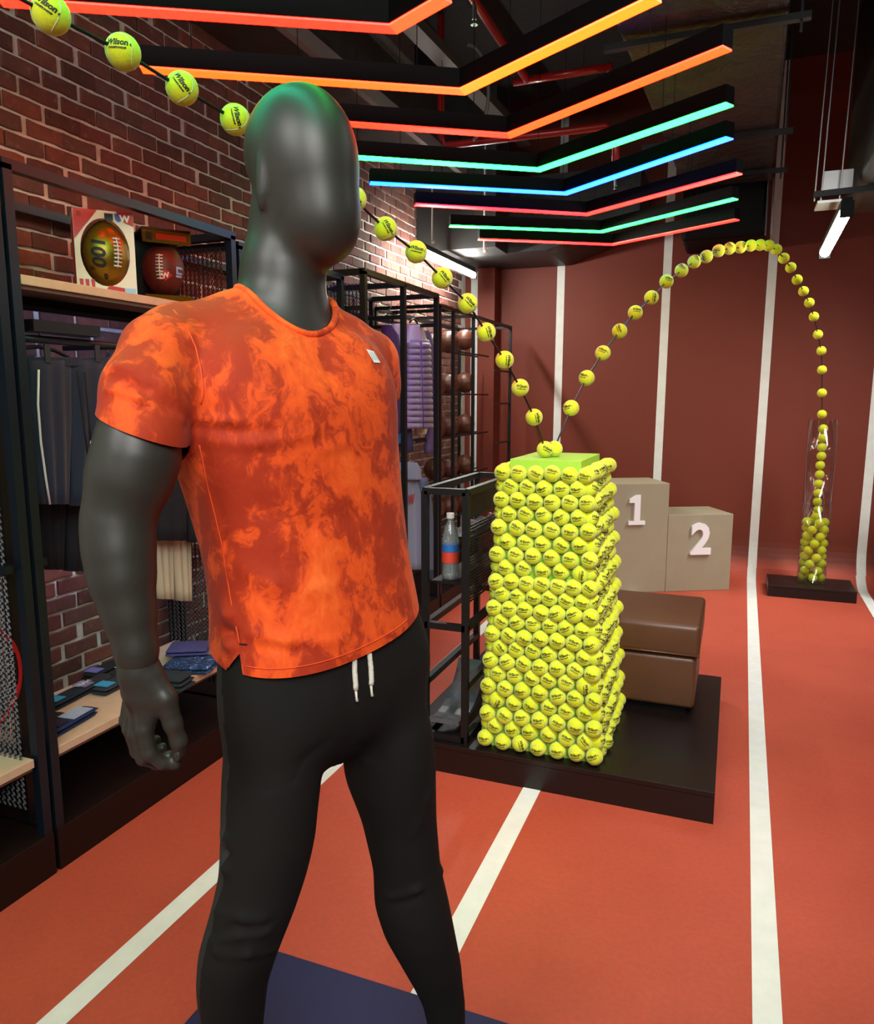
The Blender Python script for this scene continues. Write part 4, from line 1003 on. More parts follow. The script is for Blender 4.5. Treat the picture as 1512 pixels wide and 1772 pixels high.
# ---- second rack group: garments and basketballs
X2 = -1.86
u2 = frame_unit('black metal garment rack with lilac puffer vest behind the tee', 3.66, 4.70, X2, -2.33, 2.155, mesh_at=(3.68,), mids=(4.17,))
u3 = frame_unit('tall black metal end rack frame beside the basketballs', 4.76, 6.45, X2, -2.33, 2.10, mids=(5.02, 5.45), T=0.022)
MB().bar((-2.1, 3.7, 1.98), (-2.1, 4.68, 1.98), 0.02).build('rail', M['steel'], u2)
for y in (3.66, 4.17, 4.70): MB().bar((X2, y, 1.97), (-2.33, y, 1.97), 0.022).build('cross_beam', M['steel'], u2)
for z in (1.72, 1.45, 1.12, 0.82, 0.5): MB().bar((X2 + 0.0, 6.0, z), (X2, 6.45, z), 0.014).build('rung', M['steel'], u3)
G = lambda n, l, px, py, X: empty(n, pX(px, py, X), l, 'jacket')
M['lilac'] = mat('lilac_quilt', '9b86b4', 0.6, sheen=0.3); M['lilacdk'] = mat('lilac_sleeve', '6f5a86', 0.75); M['purple'] = mat('purple_cloth', '4a2c5c', 0.85); M['indigo'] = mat('indigo_cloth', '46456e', 0.85)
M['hood'] = mat('blue_grey_fleece', '7e8ca4', 0.95, sheen=0.3, bump=(200, 0.4, 0.003)); M['hooddk'] = mat('blue_grey_sleeve', '6a7690', 0.95)
v = G('puffer_vest', 'lilac quilted puffer jacket with darker sleeve on the second rack', 730, 735, -1.98)
ys = np.linspace(592, 742, 15)
def vx(y):
    t = (y - 575) / 165; return 707 - 4 * t, 722 + 2 * t, 742 + 6 * t + (0 if y > 600 else -(600 - y) * 0.4)
for k in range(len(ys) - 1):
    a, b = ys[k], ys[k + 1]; la, ma, ra = vx(a); lb, mb2, rb2 = vx(b)
    for (l0, r0_, l1, r1_) in ((la, ma - 0.5, lb, mb2 - 0.5), (ma + 0.5, ra, mb2 + 0.5, rb2)):
        A0, A1, B0, B1 = pX(l0, a, -1.97), pX(r0_, a, -1.97), pX(l1, b, -1.97), pX(r1_, b, -1.97)
        q = MB(); rings = []
        for s in np.linspace(0, 1, 6):
            L_, R_2 = A0 * (1 - s) + B0 * s, A1 * (1 - s) + B1 * s; pf = 0.034 * (math.sin(math.pi * s) ** 0.6 + 0.12)
            rings.append([(L_ + R_2) / 2 + (R_2 - L_) / 2 * math.cos(t) + np.array((math.sin(t) * pf, 0, 0)) * 1.0 for t in np.linspace(0, 2 * math.pi, 15)[:-1]])
        q.rings(rings); q.build('quilted_panel', M['lilac'], v, smooth=True)
q = MB(); q.tube([pX(x, y, -1.97) + (0.036, 0, 0) for x, y in ((720, 590), (722, 660), (724, 742))], 0.004, 6); q.build('zip', M['lilacdk'], v, smooth=True)
cloth('sleeve', [(572, 730, 738), (600, 736, 747), (640, 742, 753), (690, 743, 758)], -2.03, 0.07, M['lilacdk'], v, 2, 0.006, 20, 3)
cloth('sleeve', [(690, 744, 758), (735, 741, 752), (785, 738, 746)], -2.04, 0.06, M['lilacdk'], v, 2, 0.006, 20, 5)
cloth('collar', [(562, 707, 728), (580, 704, 733), (594, 703, 738)], -2.0, 0.06, mat('lilac_collar', 'c9bcd6', 0.7), v, 2, 0.004, 20, 5)
cloth('shoulder', [(588, 704, 738), (600, 706, 743)], -2.0, 0.08, M['lilac'], v, 2, 0.004, 20, 6)
v = G('shirt', 'dark purple shirt hanging left of the lilac puffer', 680, 740, -2.0)
cloth('body', [(562, 664, 672), (580, 664, 686), (640, 664, 694), (700, 664, 690), (752, 664, 688)], -2.02, 0.06, M['purple'], v, 3, 0.006, seed=8)
v = G('shirt', 'white lace-collared top just behind the purple shirt', 690, 700, -2.1)
cloth('body', [(560, 680, 700), (600, 684, 704), (700, 688, 706)], -2.08, 0.05, mat('cream_top', 'd8cfd2', 0.85), v, 3, 0.006, seed=9)
v = G('trousers', 'indigo trousers hanging under the purple shirt', 695, 790, -2.0)
cloth('leg', [(640, 690, 704), (700, 688, 706), (782, 690, 712)], -2.06, 0.06, M['indigo'], v, 3, 0.008, seed=12)
cloth('hem_band', [(750, 672, 700), (768, 673, 702)], -2.04, 0.05, mat('bright_blue', '2f6ea8', 0.8), v, 3, 0.004, seed=13)
v = G('jacket', 'pale cuff of a white garment showing below the lilac puffer', 728, 755, -2.05)
cloth('cuff', [(738, 718, 738), (752, 721, 735)], -2.06, 0.05, mat('pale_cuff', 'cfcdc8', 0.9), v, 2, 0.004, 20, 14)
v = G('hooded_sweatshirt', 'blue-grey hooded sweatshirt with red print hanging low on the second rack', 715, 1000, -2.0)
cloth('body', [(812, 690, 715), (830, 684, 730), (870, 682, 738), (920, 684, 738), (985, 690, 736)], -2.02, 0.09, M['hood'], v, 3, 0.010, seed=16)
cloth('hood', [(800, 696, 712), (812, 690, 722), (830, 692, 720)], -2.0, 0.12, M['hood'], v, 2, 0.006, 24, 17)
cloth('sleeve', [(826, 722, 735), (870, 732, 743), (930, 738, 747), (985, 738, 751), (1000, 736, 747)], -1.97, 0.07, M['hooddk'], v, 2, 0.006, 20, 18)
cloth('sleeve', [(830, 684, 696), (900, 678, 690), (980, 676, 686)], -2.0, 0.07, M['hooddk'], v, 2, 0.006, 20, 19)
cloth('cuff', [(985, 736, 749), (1003, 734, 743)], -1.965, 0.06, mat('cuff_blue', '3e4a66', 0.95), v, 2, 0.003, 20, 20)
q = MB(); place_text(q, 'W', pX(712, 865, -1.965), (0, 1, 0), (0, 0, 1), 0.09, bold=0.03, extrude=0.001); q.build('print', mat('print_red', 'b03442', 0.7), v)
for k, (px, py, X) in enumerate(((672, 545, -2.08), (690, 545, -2.08), (716, 552, -2.08))):
    hanger(px, py, X, ['black hanger holding the dark purple shirt', 'black hanger holding the white lace-collared top', 'black hanger holding the lilac puffer jacket'][k], 0.07)
MB().bar((-2.08, 3.72, 1.07), (-2.08, 4.66, 1.07), 0.02).build('rail', M['steel'], u2); hanger(706, 805, -2.02, 'black hanger holding the blue-grey hooded sweatshirt', 0.07)
for k, (px, py) in enumerate(((690, 826), (694, 903))):
    c = pX(px, py, -1.9); q = MB(); q.tube([c + (-0.2, 0, 0), c, c + (0.01, 0, 0.012)], 0.004, 6); tag(q.build('rack_hook', mat('brass%d' % k, 'c9a870', 0.3, metal=0.7), smooth=True), ['upper', 'lower'][k] + ' brass rack hook poking out beside the tee', 'hook')
# small basketballs in ladder rows
RB = 0.083
def basketball(c, label):
    t = empty('basketball', np.array(c) - (0, 0, RB), label, 'basketball', 'small brown basketballs on the ladder rack'); q = MB(); q.ell(c, (RB, RB, RB), 24, 16); q.build('skin', M['bball'], t, smooth=True)
    for ax in range(3):
        pts = []
        for a in np.linspace(0, 2 * math.pi, 37)[:-1]:
            p = [0, 0, 0]; p[(ax + 1) % 3] = math.cos(a); p[(ax + 2) % 3] = math.sin(a); pts.append(np.array(c) + np.array(p) * RB)
        q = MB(); q.tube(pts, 0.0016, 5, closed=True); q.build('rib', M['ink'], t, smooth=True)
rowsB = [(592, 'top'), (666, 'second'), (738, 'third'), (808, 'fourth'), (876, 'fifth'), (938, 'lowest')]
for yy, nm in rowsB:
    for px, cn in ((752, 'left'), (776, 'middle'), (804, 'right')):
        c = pX(px, yy + (4 if px < 760 else 0) - (4 if px > 790 else 0), -2.1)
        basketball(c, 'small brown basketball, %s one of the %s row on the ladder rack' % (cn, nm))
    c0, c1 = pX(738, yy + 2, -2.1), pX(820, yy - 2, -2.1)
    z = (c0[2] + c1[2]) / 2 - RB - 0.004
    for dx in (-0.05, 0.05): MB().bar((-2.1 + dx, 4.8, z + 0.012), (-2.1 + dx, 6.42, z + 0.012), 0.012).build('ball_rail', M['steel'], u3)
# column at the corner between brick and red wall
S('trim_3', MB().box((-2.22, 6.62, 0), (-2.06, 6.79, 2.64)), M['wallred'])

# ================================================================= MANNEQUIN (implicit surfaces meshed into single skins)
FDm = np.array([0.917, -0.398, 0.0]); FDm /= np.linalg.norm(FDm); LLm = np.array([-FDm[1], FDm[0], 0.0])
MX, MY = -0.65, 1.04
def smin(a, b, k):
    h = np.clip(0.5 + 0.5 * (b - a) / k, 0, 1); return b + (a - b) * h - k * h * (1 - h)
def d_cone(P, a, b, ra, rb):
    a = np.array(a, np.float32); b = np.array(b, np.float32); ab = b - a
    t = np.clip(((P - a) @ ab) / (ab @ ab), 0, 1); return np.linalg.norm(P - a - t[:, None] * ab, axis=1) - (ra + (rb - ra) * t)
def d_chain(P, pts, k=0.012):
    d = None
    for (a, ra), (b, rb) in zip(pts[:-1], pts[1:]):
        e = d_cone(P, a, b, ra, rb); d = e if d is None else smin(d, e, k)
    return d
def d_ell(P, c, r, ax=None):
    q = P - np.array(c, np.float32)
    if ax is not None: q = q @ np.array(ax, np.float32).T
    r = np.array(r, np.float32); k0 = np.linalg.norm(q / r, axis=1); k1 = np.linalg.norm(q / (r * r), axis=1) + 1e-6
    return k0 * (k0 - 1) / k1
AXB = np.array([FDm, LLm, [0, 0, 1]])
def zax(p): return (np.array(p) - CAM) @ FV
def mkstack(rows):
    """rows: (y_px, centre x_px, half width px, horizontal distance, breadth/depth ratio)"""
    out = []
    for y, cx, hw, d, rt in rows:
        p = pH(cx, y, d); E = hw * zax(p) / F; b = E / math.sqrt((rt * rt + 1) / 2); out.append((p[2], p[0], p[1], b * rt, b))
    out.sort(); return np.array(out)
def d_stack(P, st, pad=0.0, ex=2.3, axes=(FDm, LLm)):
    z = P[:, 2]; zz = np.clip(z, st[0, 0], st[-1, 0])
    cx = np.interp(zz, st[:, 0], st[:, 1]); cy = np.interp(zz, st[:, 0], st[:, 2]); a = np.interp(zz, st[:, 0], st[:, 3]) + pad; b = np.interp(zz, st[:, 0], st[:, 4]) + pad
    dx, dy = P[:, 0] - cx, P[:, 1] - cy
    u = dx * axes[0][0] + dy * axes[0][1]; v = dx * axes[1][0] + dy * axes[1][1]
    k = (np.abs(u / b) ** ex + np.abs(v / a) ** ex) ** (1 / ex)
    d = (k - 1) * np.minimum(a, b); dz = np.abs(z - zz)
    return np.where(dz > 0, np.sqrt(np.maximum(d, 0) ** 2 + dz ** 2) + np.minimum(d, 0) * 0, d)
def smooth_stack(st, n=40):
    z = np.linspace(st[0, 0], st[-1, 0], n); out = [z]
    for c in range(1, st.shape[1]):
        v = np.interp(z, st[:, 0], st[:, c])
        for _ in range(2): v[1:-1] = (v[:-2] + 2 * v[1:-1] + v[2:]) / 4
        out.append(v)
    return np.array(out).T
TORSO = smooth_stack(mkstack([(532, 484, 66, 1.21, 1.5), (560, 478, 120, 1.21, 1.9), (600, 482, 150, 1.20, 1.8), (650, 494, 166, 1.19, 1.6), (700, 502, 172, 1.185, 1.5), (760, 501, 172, 1.19, 1.5),
    (865, 521, 161, 1.20, 1.5), (925, 533, 156, 1.20, 1.5), (980, 542, 154, 1.20, 1.48), (1050, 552, 158, 1.20, 1.45), (1085, 554, 162, 1.20, 1.42), (1120, 556, 164, 1.20, 1.42), (1190, 560, 168, 1.20, 1.42)]))
def J(x, y, d, rpx):
    p = pH(x, y, d); return (p, rpx * zax(p) / F)
SH_R = [J(306, 592, 1.10, 58), J(277, 612, 1.055, 62), J(255, 680, 1.015, 72), J(243, 762, 0.99, 73), J(238, 800, 0.985, 73)]
SH_L = [J(590, 600, 1.28, 50), J(633, 628, 1.33, 53), J(641, 668, 1.35, 48), J(640, 720, 1.37, 46)]
ARM_R = [J(296, 608, 1.08, 44), J(272, 642, 1.04, 48), J(246, 700, 1.005, 51), J(240, 745, 0.99, 60), J(236, 790, 0.985, 68), J(222, 835, 0.98, 65), J(206, 890, 0.975, 54), J(204, 920, 0.97, 53), J(207, 960, 0.965, 53), J(212, 1005, 0.96, 49), J(224, 1062, 0.955, 40), J(235, 1120, 0.95, 32), J(238, 1140, 0.95, 31)]
ARM_L = [J(610, 610, 1.30, 44), J(638, 690, 1.36, 38), J(618, 840, 1.44, 36), J(614, 880, 1.44, 32), J(620, 980, 1.40, 26), J(624, 1060, 1.36, 20)]
zS = [(1.62, 0.10)]
PEC = [(pH(455, 655, 1.10), 0.075), (pH(600, 655, 1.19), 0.07)]
def f_torso(P, pad=0.0):
    d = d_stack(P, TORSO, pad)
    a = pH(486, 548, 1.21)
    d = smin(d, d_cone(P, a, SH_R[0][0], 0.048 + pad, 0.046 + pad), 0.045); d = smin(d, d_cone(P, a, SH_L[0][0], 0.048 + pad, 0.044 + pad), 0.045)
    for c, r in PEC: d = smin(d, d_ell(P, c, (0.035 + pad, r, 0.06), AXB), 0.04)
    return d
HEM = np.array([pH(173, 712, 1.0), pH(313, 768, 1.0)]); hn = np.cross(HEM[1] - HEM[0], FH); hn /= np.linalg.norm(hn); hn = hn if hn[2] < 0 else -hn
HEML = pH(682, 694, 1.35); NECKC = pH(489, 520, 1.205)
naz = pH(497, 400, 1.21) - pH(489, 560, 1.205); naz /= np.linalg.norm(naz)
def march(x, y, f, t0=0.7, t1=1.9):
    r = ray(x, y); r = r / np.linalg.norm(r); t = t0
    for _ in range(90):
        d = float(f((CAM + r * t)[None].astype(np.float32))[0])
        if abs(d) < 0.0004: break
        t += d * 0.6
        if t > t1: return None
    return CAM + r * t
def grad(p, f, e=0.002):
    P = np.array([p] + [p + np.eye(3)[q] * e for q in range(3)], np.float32); d = f(P); g = (d[1:] - d[0]) / e; return g / (np.linalg.norm(g) + 1e-9)
f_t4 = lambda P: f_torso(P, 0.004)
hA, hB, hC = march(421, 1168, f_t4), march(640, 1130, f_t4), march(712, 1081, f_t4)
hpn = np.cross(hB - hA, hC - hA); hpn /= hpn[2]
def hem_z(x, y): return hA[2] - ((x - hA[0]) * hpn[0] + (y - hA[1]) * hpn[1])
un_ = march(420, 1150, f_t4); UN = float((un_[0] - MX) * FDm[0] + (un_[1] - MY) * FDm[1])
print('HEM', hA, hB, hC, 'UN', UN)
def f_shirt(P):
    d = f_torso(P, 0.004)
    sr = d_chain(P, SH_R, 0.02)
    sl = np.maximum(d_chain(P, SH_L, 0.02), (HEML[2] - P[:, 2]))
    d = smin(smin(d, sr, 0.022), sl, 0.02)
    # hem plane: higher at his left side, front slit
    d = np.maximum(d, hem_z(P[:, 0], P[:, 1]) - 0.03 - P[:, 2])
    q = P - NECKC; t = q @ naz; rad = np.linalg.norm(q - t[:, None] * naz - 0.012 * FDm, axis=1)
    return np.maximum(d, np.where(t > -0.08, 0.0745 - rad, -1.0))
AXH = np.array([FDm, LLm, [0, 0, 1.0]])
tl_ = 0.06; fh = FDm * math.cos(tl_) + np.array([0, 0, -math.sin(tl_)]); uh = np.cross(fh, LLm); AXH = np.array([fh, LLm, uh])
def f_head(P):
    d = d_ell(P, pH(516, 263, 1.20), (0.094, 0.0745, 0.0935), AXH)
    d = smin(d, d_ell(P, pH(541, 332, 1.185), (0.073, 0.062, 0.103), AXH), 0.035)
    d = smin(d, d_ell(P, pH(561, 393, 1.175), (0.045, 0.044, 0.045), AXH), 0.045)
    d = smin(d, d_ell(P, pH(470, 330, 1.165) , (0.03, 0.010, 0.040), AXH), 0.02)
    d = smin(d, d_ell(P, pH(452, 318, 1.145) , (0.010, 0.007, 0.034), AXH), 0.010)
    n = d_cone(P, pH(497, 390, 1.215), pH(490, 470, 1.21), 0.058, 0.061); n = smin(n, d_cone(P, pH(490, 470, 1.21), pH(486, 560, 1.21), 0.061, 0.075), 0.02)
    return smin(d, n, 0.022)
def f_body(P):
    d = f_head(P)
    d = smin(d, np.maximum(f_torso(P, -0.012), 1.13 - P[:, 2]), 0.03)
    d = smin(d, d_chain(P, ARM_R, 0.02), 0.02); d = smin(d, d_chain(P, ARM_L, 0.02), 0.02)
    d = np.maximum(d, 1.02 - P[:, 2]) if False else d
    return d
# trousers
HIP = smooth_stack(mkstack([(1060, 560, 152, 1.20, 1.6), (1110, 567, 162, 1.20, 1.65), (1150, 572, 167, 1.20, 1.7), (1185, 574, 166, 1.20, 1.75), (1215, 575, 158, 1.20, 1.8), (1245, 576, 144, 1.20, 1.9), (1275, 577, 115, 1.205, 2.0), (1302, 579, 66, 1.21, 2.0)]), 24)
LEG_R = smooth_stack(mkstack([(1130, 500, 60, 1.15, 0.8), (1180, 484, 78, 1.135, 0.8), (1235, 477, 86, 1.125, 0.8), (1300, 473, 87, 1.12, 0.82), (1345, 470, 86, 1.115, 0.86), (1400, 466, 83, 1.11, 0.9), (1450, 464, 80, 1.105, 0.95), (1510, 456, 74, 1.10, 1), (1570, 439, 71, 1.09, 1), (1645, 413, 67, 1.09, 1),
    (1700, 402, 60, 1.10, 1), (1772, 402, 52, 1.12, 1), (1850, 408, 44, 1.14, 1), (1935, 414, 38, 1.16, 1)]), 70)
LEG_L = smooth_stack(mkstack([(1140, 640, 52, 1.25, 0.8), (1195, 656, 70, 1.255, 0.8), (1250, 667, 80, 1.26, 0.8), (1300, 671, 80, 1.265, 0.82), (1345, 675, 78, 1.275, 0.86), (1415, 690, 64, 1.285, 0.92), (1500, 704, 57, 1.295, 1), (1560, 712, 63, 1.30, 1), (1610, 725, 60, 1.31, 1), (1670, 748, 49, 1.33, 1),
    (1705, 759, 41, 1.345, 1), (1735, 768, 36, 1.355, 1), (1772, 772, 32, 1.365, 1), (1800, 774, 31, 1.37, 1)]), 70)
def f_legs(P, pad=0.0):
    d = d_stack(P, HIP, pad, 2.2)
    l = smin(d_stack(P, LEG_R, pad, 2.1), d_stack(P, LEG_L, pad, 2.1), 0.018); return smin(d, l, 0.03)

def surfnet(f, lo, hi, h, chunk=600000):
    lo, hi = np.array(lo, float), np.array(hi, float); n = np.ceil((hi - lo) / h).astype(int) + 1
    ax = [lo[i] + h * np.arange(n[i]) for i in range(3)]
    # coarse pass: only blocks near the surface are evaluated finely
    D = np.empty(n, np.float32); B = 8
    cs = [np.arange(0, n[i], B) for i in range(3)]
    CC = np.stack(np.meshgrid(*[lo[i] + h * (cs[i] + (B - 1) / 2) for i in range(3)], indexing='ij'), -1).reshape(-1, 3).astype(np.float32)
    dc = f(CC).reshape([len(c) for c in cs]); rad = h * B * 0.87 * 1.9 + 0.01
    pts = []; sl = []
    for i, a in enumerate(cs[0]):
        for j, b in enumerate(cs[1]):
            for k, c in enumerate(cs[2]):
                s = (slice(a, min(a + B, n[0])), slice(b, min(b + B, n[1])), slice(c, min(c + B, n[2])))
                if abs(dc[i, j, k]) > rad: D[s] = dc[i, j, k]
                else:
                    g = np.stack(np.meshgrid(ax[0][s[0]], ax[1][s[1]], ax[2][s[2]], indexing='ij'), -1); pts.append(g.reshape(-1, 3).astype(np.float32)); sl.append((s, g.shape[:3]))
    P = np.concatenate(pts); R = np.concatenate([f(P[q:q + chunk]) for q in range(0, len(P), chunk)]); o = 0
    for s, shp in sl:
        m = shp[0] * shp[1] * shp[2]; D[s] = R[o:o + m].reshape(shp); o += m
    I = D < 0
    nx, ny, nz = D.shape
    cor = [(a, b, c) for a in (0, 1) for b in (0, 1) for c in (0, 1)]
    cnt = np.zeros((nx - 1, ny - 1, nz - 1), np.int8)
    for a, b, c in cor: cnt += I[a:nx - 1 + a, b:ny - 1 + b, c:nz - 1 + c]
    act = (cnt > 0) & (cnt < 8); ci = np.argwhere(act); idx = -np.ones(act.shape, int); idx[act] = np.arange(len(ci))
    acc = np.zeros((len(ci), 3)); num = np.zeros(len(ci))
    for e in range(3):
        for a in (0, 1):
            for b in (0, 1):
                o0 = [0, 0, 0]; others = [q for q in range(3) if q != e]; o0[others[0]] = a; o0[others[1]] = b; o1 = list(o0); o1[e] = 1
                v0 = D[ci[:, 0] + o0[0], ci[:, 1] + o0[1], ci[:, 2] + o0[2]]; v1 = D[ci[:, 0] + o1[0], ci[:, 1] + o1[1], ci[:, 2] + o1[2]]
                m = (v0 < 0) != (v1 < 0); t = np.where(m, v0 / np.where(m, v0 - v1, 1), 0)
                for q in range(3): acc[:, q] += np.where(m, (o0[q] + (t if q == e else 0)), 0)
                num += m
    V = lo + h * (ci + acc / num[:, None]); faces = []
    for e in range(3):
        u, v = [q for q in range(3) if q != e]
        a = [slice(1, -1)] * 3; a[e] = slice(0, -1); b = list(a); b[e] = slice(1, None)
        s0 = I[tuple(a)]; s1 = I[tuple(b)]; cr = np.argwhere(s0 != s1); 
        if not len(cr): continue
        inside = s0[tuple(cr.T)]; base = cr.copy(); base[:, u] += 1; base[:, v] += 1
        def cell(du, dv):
            q = base.copy(); q[:, u] -= du; q[:, v] -= dv; return idx[q[:, 0], q[:, 1], q[:, 2]]
        q = np.stack([cell(1, 1), cell(0, 1), cell(0, 0), cell(1, 0)], 1)
        flip = inside if e != 1 else ~inside
        q = np.where(flip[:, None], q, q[:, ::-1]); faces.append(q)
    return V, np.concatenate(faces)
def relax(V, f, steps=2, eps=0.002):
    for _ in range(steps):
        P = V.astype(np.float32); d = f(P); g = np.stack([f(P + np.eye(3, dtype=np.float32)[q] * eps) - d for q in range(3)], 1) / eps
        V = V - (d / np.maximum((g ** 2).sum(1), 0.25))[:, None] * g * 0.8
    return V
def normals(V, Fc):
    a, b, c, d = [V[Fc[:, q]] for q in range(4)]; n = np.cross(c - a, d - b); N = np.zeros_like(V)
    for q in range(4): np.add.at(N, Fc[:, q], n)
    return N / (np.linalg.norm(N, axis=1)[:, None] + 1e-12)
def skin(name, V, Fc, mats, parent, mi=None, origin=None):
    origin = V.mean(0) if origin is None else np.array(origin)
    me = bpy.data.meshes.new(name); me.from_pydata((V - origin).tolist(), [], Fc.tolist() if hasattr(Fc, 'tolist') else Fc)
    for m in mats: me.materials.append(m)
    if mi is not None: me.polygons.foreach_set('material_index', mi.astype(int).tolist())
    me.polygons.foreach_set('use_smooth', [True] * len(me.polygons)); me.update(); fixn(me)
    o = bpy.data.objects.new(name, me); COL.objects.link(o); WO[o.name] = origin; o.parent = parent
    o.location = [float(q) for q in origin - WO[parent.name]]; return o
def crease(V, N, segs, f):
    out = np.zeros(len(V))
    for pts, w_, amp in segs:
        W = [march(x, y, f) for x, y in pts]; W = [q for q in W if q is not None]
        for a, b in zip(W[:-1], W[1:]):
            ab = b - a; t = np.clip(((V - a) @ ab) / (ab @ ab), 0, 1); dd = np.linalg.norm(V - a - t[:, None] * ab, axis=1)
            out += amp * np.exp(-(dd / w_) ** 2) * (np.sin(np.pi * np.clip(t * 0.8 + 0.1, 0, 1)) ** 0.5 if len(W) == 2 else 0.7)
    return V + N * out[:, None]
MAN = empty('mannequin', (MX, MY, 0.03), 'large dark grey faceless male mannequin in orange tie-dye tee and black joggers', 'mannequin')
lo, hi = (MX - 0.42, MY - 0.42, 0.98), (MX + 0.36, MY + 0.42, 1.97)
Vb, Fb = surfnet(f_body, lo, hi, 0.0055); Vb = relax(Vb, f_body, 1)
body = skin('body', Vb, Fb, [M['body']], MAN)
Vs, Fs = surfnet(f_shirt, (MX - 0.34, MY - 0.36, 1.04), (MX + 0.32, MY + 0.42, 1.72), 0.0042)
Ns = normals(Vs, Fs)
C_SH = [([(196, 632), (232, 640)], 0.006, 0.004), ([(190, 655), (250, 672)], 0.007, -0.004), ([(186, 672), (240, 690), (315, 728)], 0.006, 0.005), ([(190, 684), (250, 704), (322, 738)], 0.004, -0.002),
        ([(222, 664), (290, 712)], 0.006, -0.004), ([(280, 660), (318, 712)], 0.006, 0.005), ([(262, 672), (308, 722)], 0.005, -0.003), ([(310, 650), (326, 712)], 0.006, 0.004),
        ([(340, 740), (400, 748), (470, 745)], 0.008, -0.004), ([(360, 760), (440, 768), (540, 750)], 0.010, 0.004), ([(345, 725), (420, 728)], 0.007, 0.004), ([(550, 780), (600, 765)], 0.01, 0.003),
        ([(390, 1052), (402, 1075)], 0.012, 0.012), ([(388, 1092), (400, 1100)], 0.009, -0.010), ([(388, 1112), (404, 1120)], 0.010, 0.008), ([(398, 1060), (408, 1130)], 0.008, -0.004),
        ([(430, 1096), (500, 1110), (590, 1108)], 0.010, 0.005), ([(440, 1120), (520, 1124)], 0.010, -0.003), ([(350, 820), (372, 900), (392, 1000)], 0.012, 0.003), ([(372, 860), (390, 960)], 0.010, -0.004),
        ([(420, 980), (470, 1010), (560, 1020)], 0.016, 0.004), ([(450, 880), (540, 910), (620, 890)], 0.016, -0.003), ([(300, 545), (330, 570)], 0.010, 0.003), ([(268, 530), (285, 545)], 0.012, 0.006), ([(560, 600), (575, 680)], 0.012, -0.002), ([(478, 520), (500, 560)], 0.01, 0.003)]
Vs = crease(Vs, Ns, C_SH, f_shirt)
def cutmesh(V, Fc, p0, n_, sel):
    bm = bmesh.new(); vv = [bm.verts.new(v) for v in V.tolist()]
    for f in Fc.tolist():
        try: bm.faces.new([vv[i] for i in f])
        except ValueError: pass
    fl_ = list(bm.faces); mk = sel(np.array([f.calc_center_median()[:] for f in fl_])); fs = [f for f, k in zip(fl_, mk) if k]; vs = {v for f in fs for v in f.verts}; es = {e for f in fs for e in f.edges}
    bmesh.ops.bisect_plane(bm, geom=list(vs) + list(es) + fs, plane_co=[float(q) for q in p0], plane_no=[float(q) for q in n_], clear_outer=True)
    bmesh.ops.triangulate(bm, faces=[f for f in bm.faces if len(f.verts) > 4])
    bm.verts.index_update(); V = np.array([v.co[:] for v in bm.verts]); Fc = [tuple(v.index for v in f.verts) for f in bm.faces]; bm.free()
    return V, Fc
armc = SH_R[-2][0]
def near_sleeve(c):
    dh = (c - HEM[0]) @ hn; v = (c[:, 0] - MX) * LLm[0] + (c[:, 1] - MY) * LLm[1]
    return (np.abs(dh) < 0.09) & (np.linalg.norm(c - armc, axis=1) < 0.14) & (f_t4(c.astype(np.float32)) > 0.012) & (v < -0.13)
Vs, Fs = cutmesh(Vs, Fs, HEM[0], hn, near_sleeve)
Vs, Fs = cutmesh(Vs, np.array([f if len(f) == 4 else f + (f[2],) for f in Fs], dtype=object) if False else type('L', (), {'tolist': lambda s: Fs})(), hA, -hpn, lambda c: (c[:, 2] < 1.16) & (np.linalg.norm(c - armc, axis=1) > 0.12))
uu = (Vs[:, 0] - MX) * FDm[0] + (Vs[:, 1] - MY) * FDm[1]; vv_ = (Vs[:, 0] - MX) * LLm[0] + (Vs[:, 1] - MY) * LLm[1]
bk = (uu < UN) & (vv_ < -0.03) & (Vs[:, 2] < 1.16) & (uu > UN - 0.028)
nz_ = hem_z(Vs[:, 0], Vs[:, 1]) + np.where(bk, 0.036 * (1 - (UN - uu) / 0.028), 0); Vs[bk, 2] = np.maximum(Vs[bk, 2], nz_[bk])
low = (uu < UN - 0.03) & (Vs[:, 2] < 1.13) & (vv_ < 0.05); Vs[low, 2] -= 0.010 * np.clip((1.13 - Vs[low, 2]) / 0.04, 0, 1)
shirt = skin('shirt', Vs, Fs, [M['tee']], MAN); shirt['label'] = 'orange tie-dye short-sleeved tee'
lo, hi = (MX - 0.42, MY - 0.36, 0.10), (MX + 0.44, MY + 0.5, 1.2)
Vt, Ft = surfnet(f_legs, lo, hi, 0.0055); Vt = relax(Vt, f_legs, 1); Nt = normals(Vt, Ft)
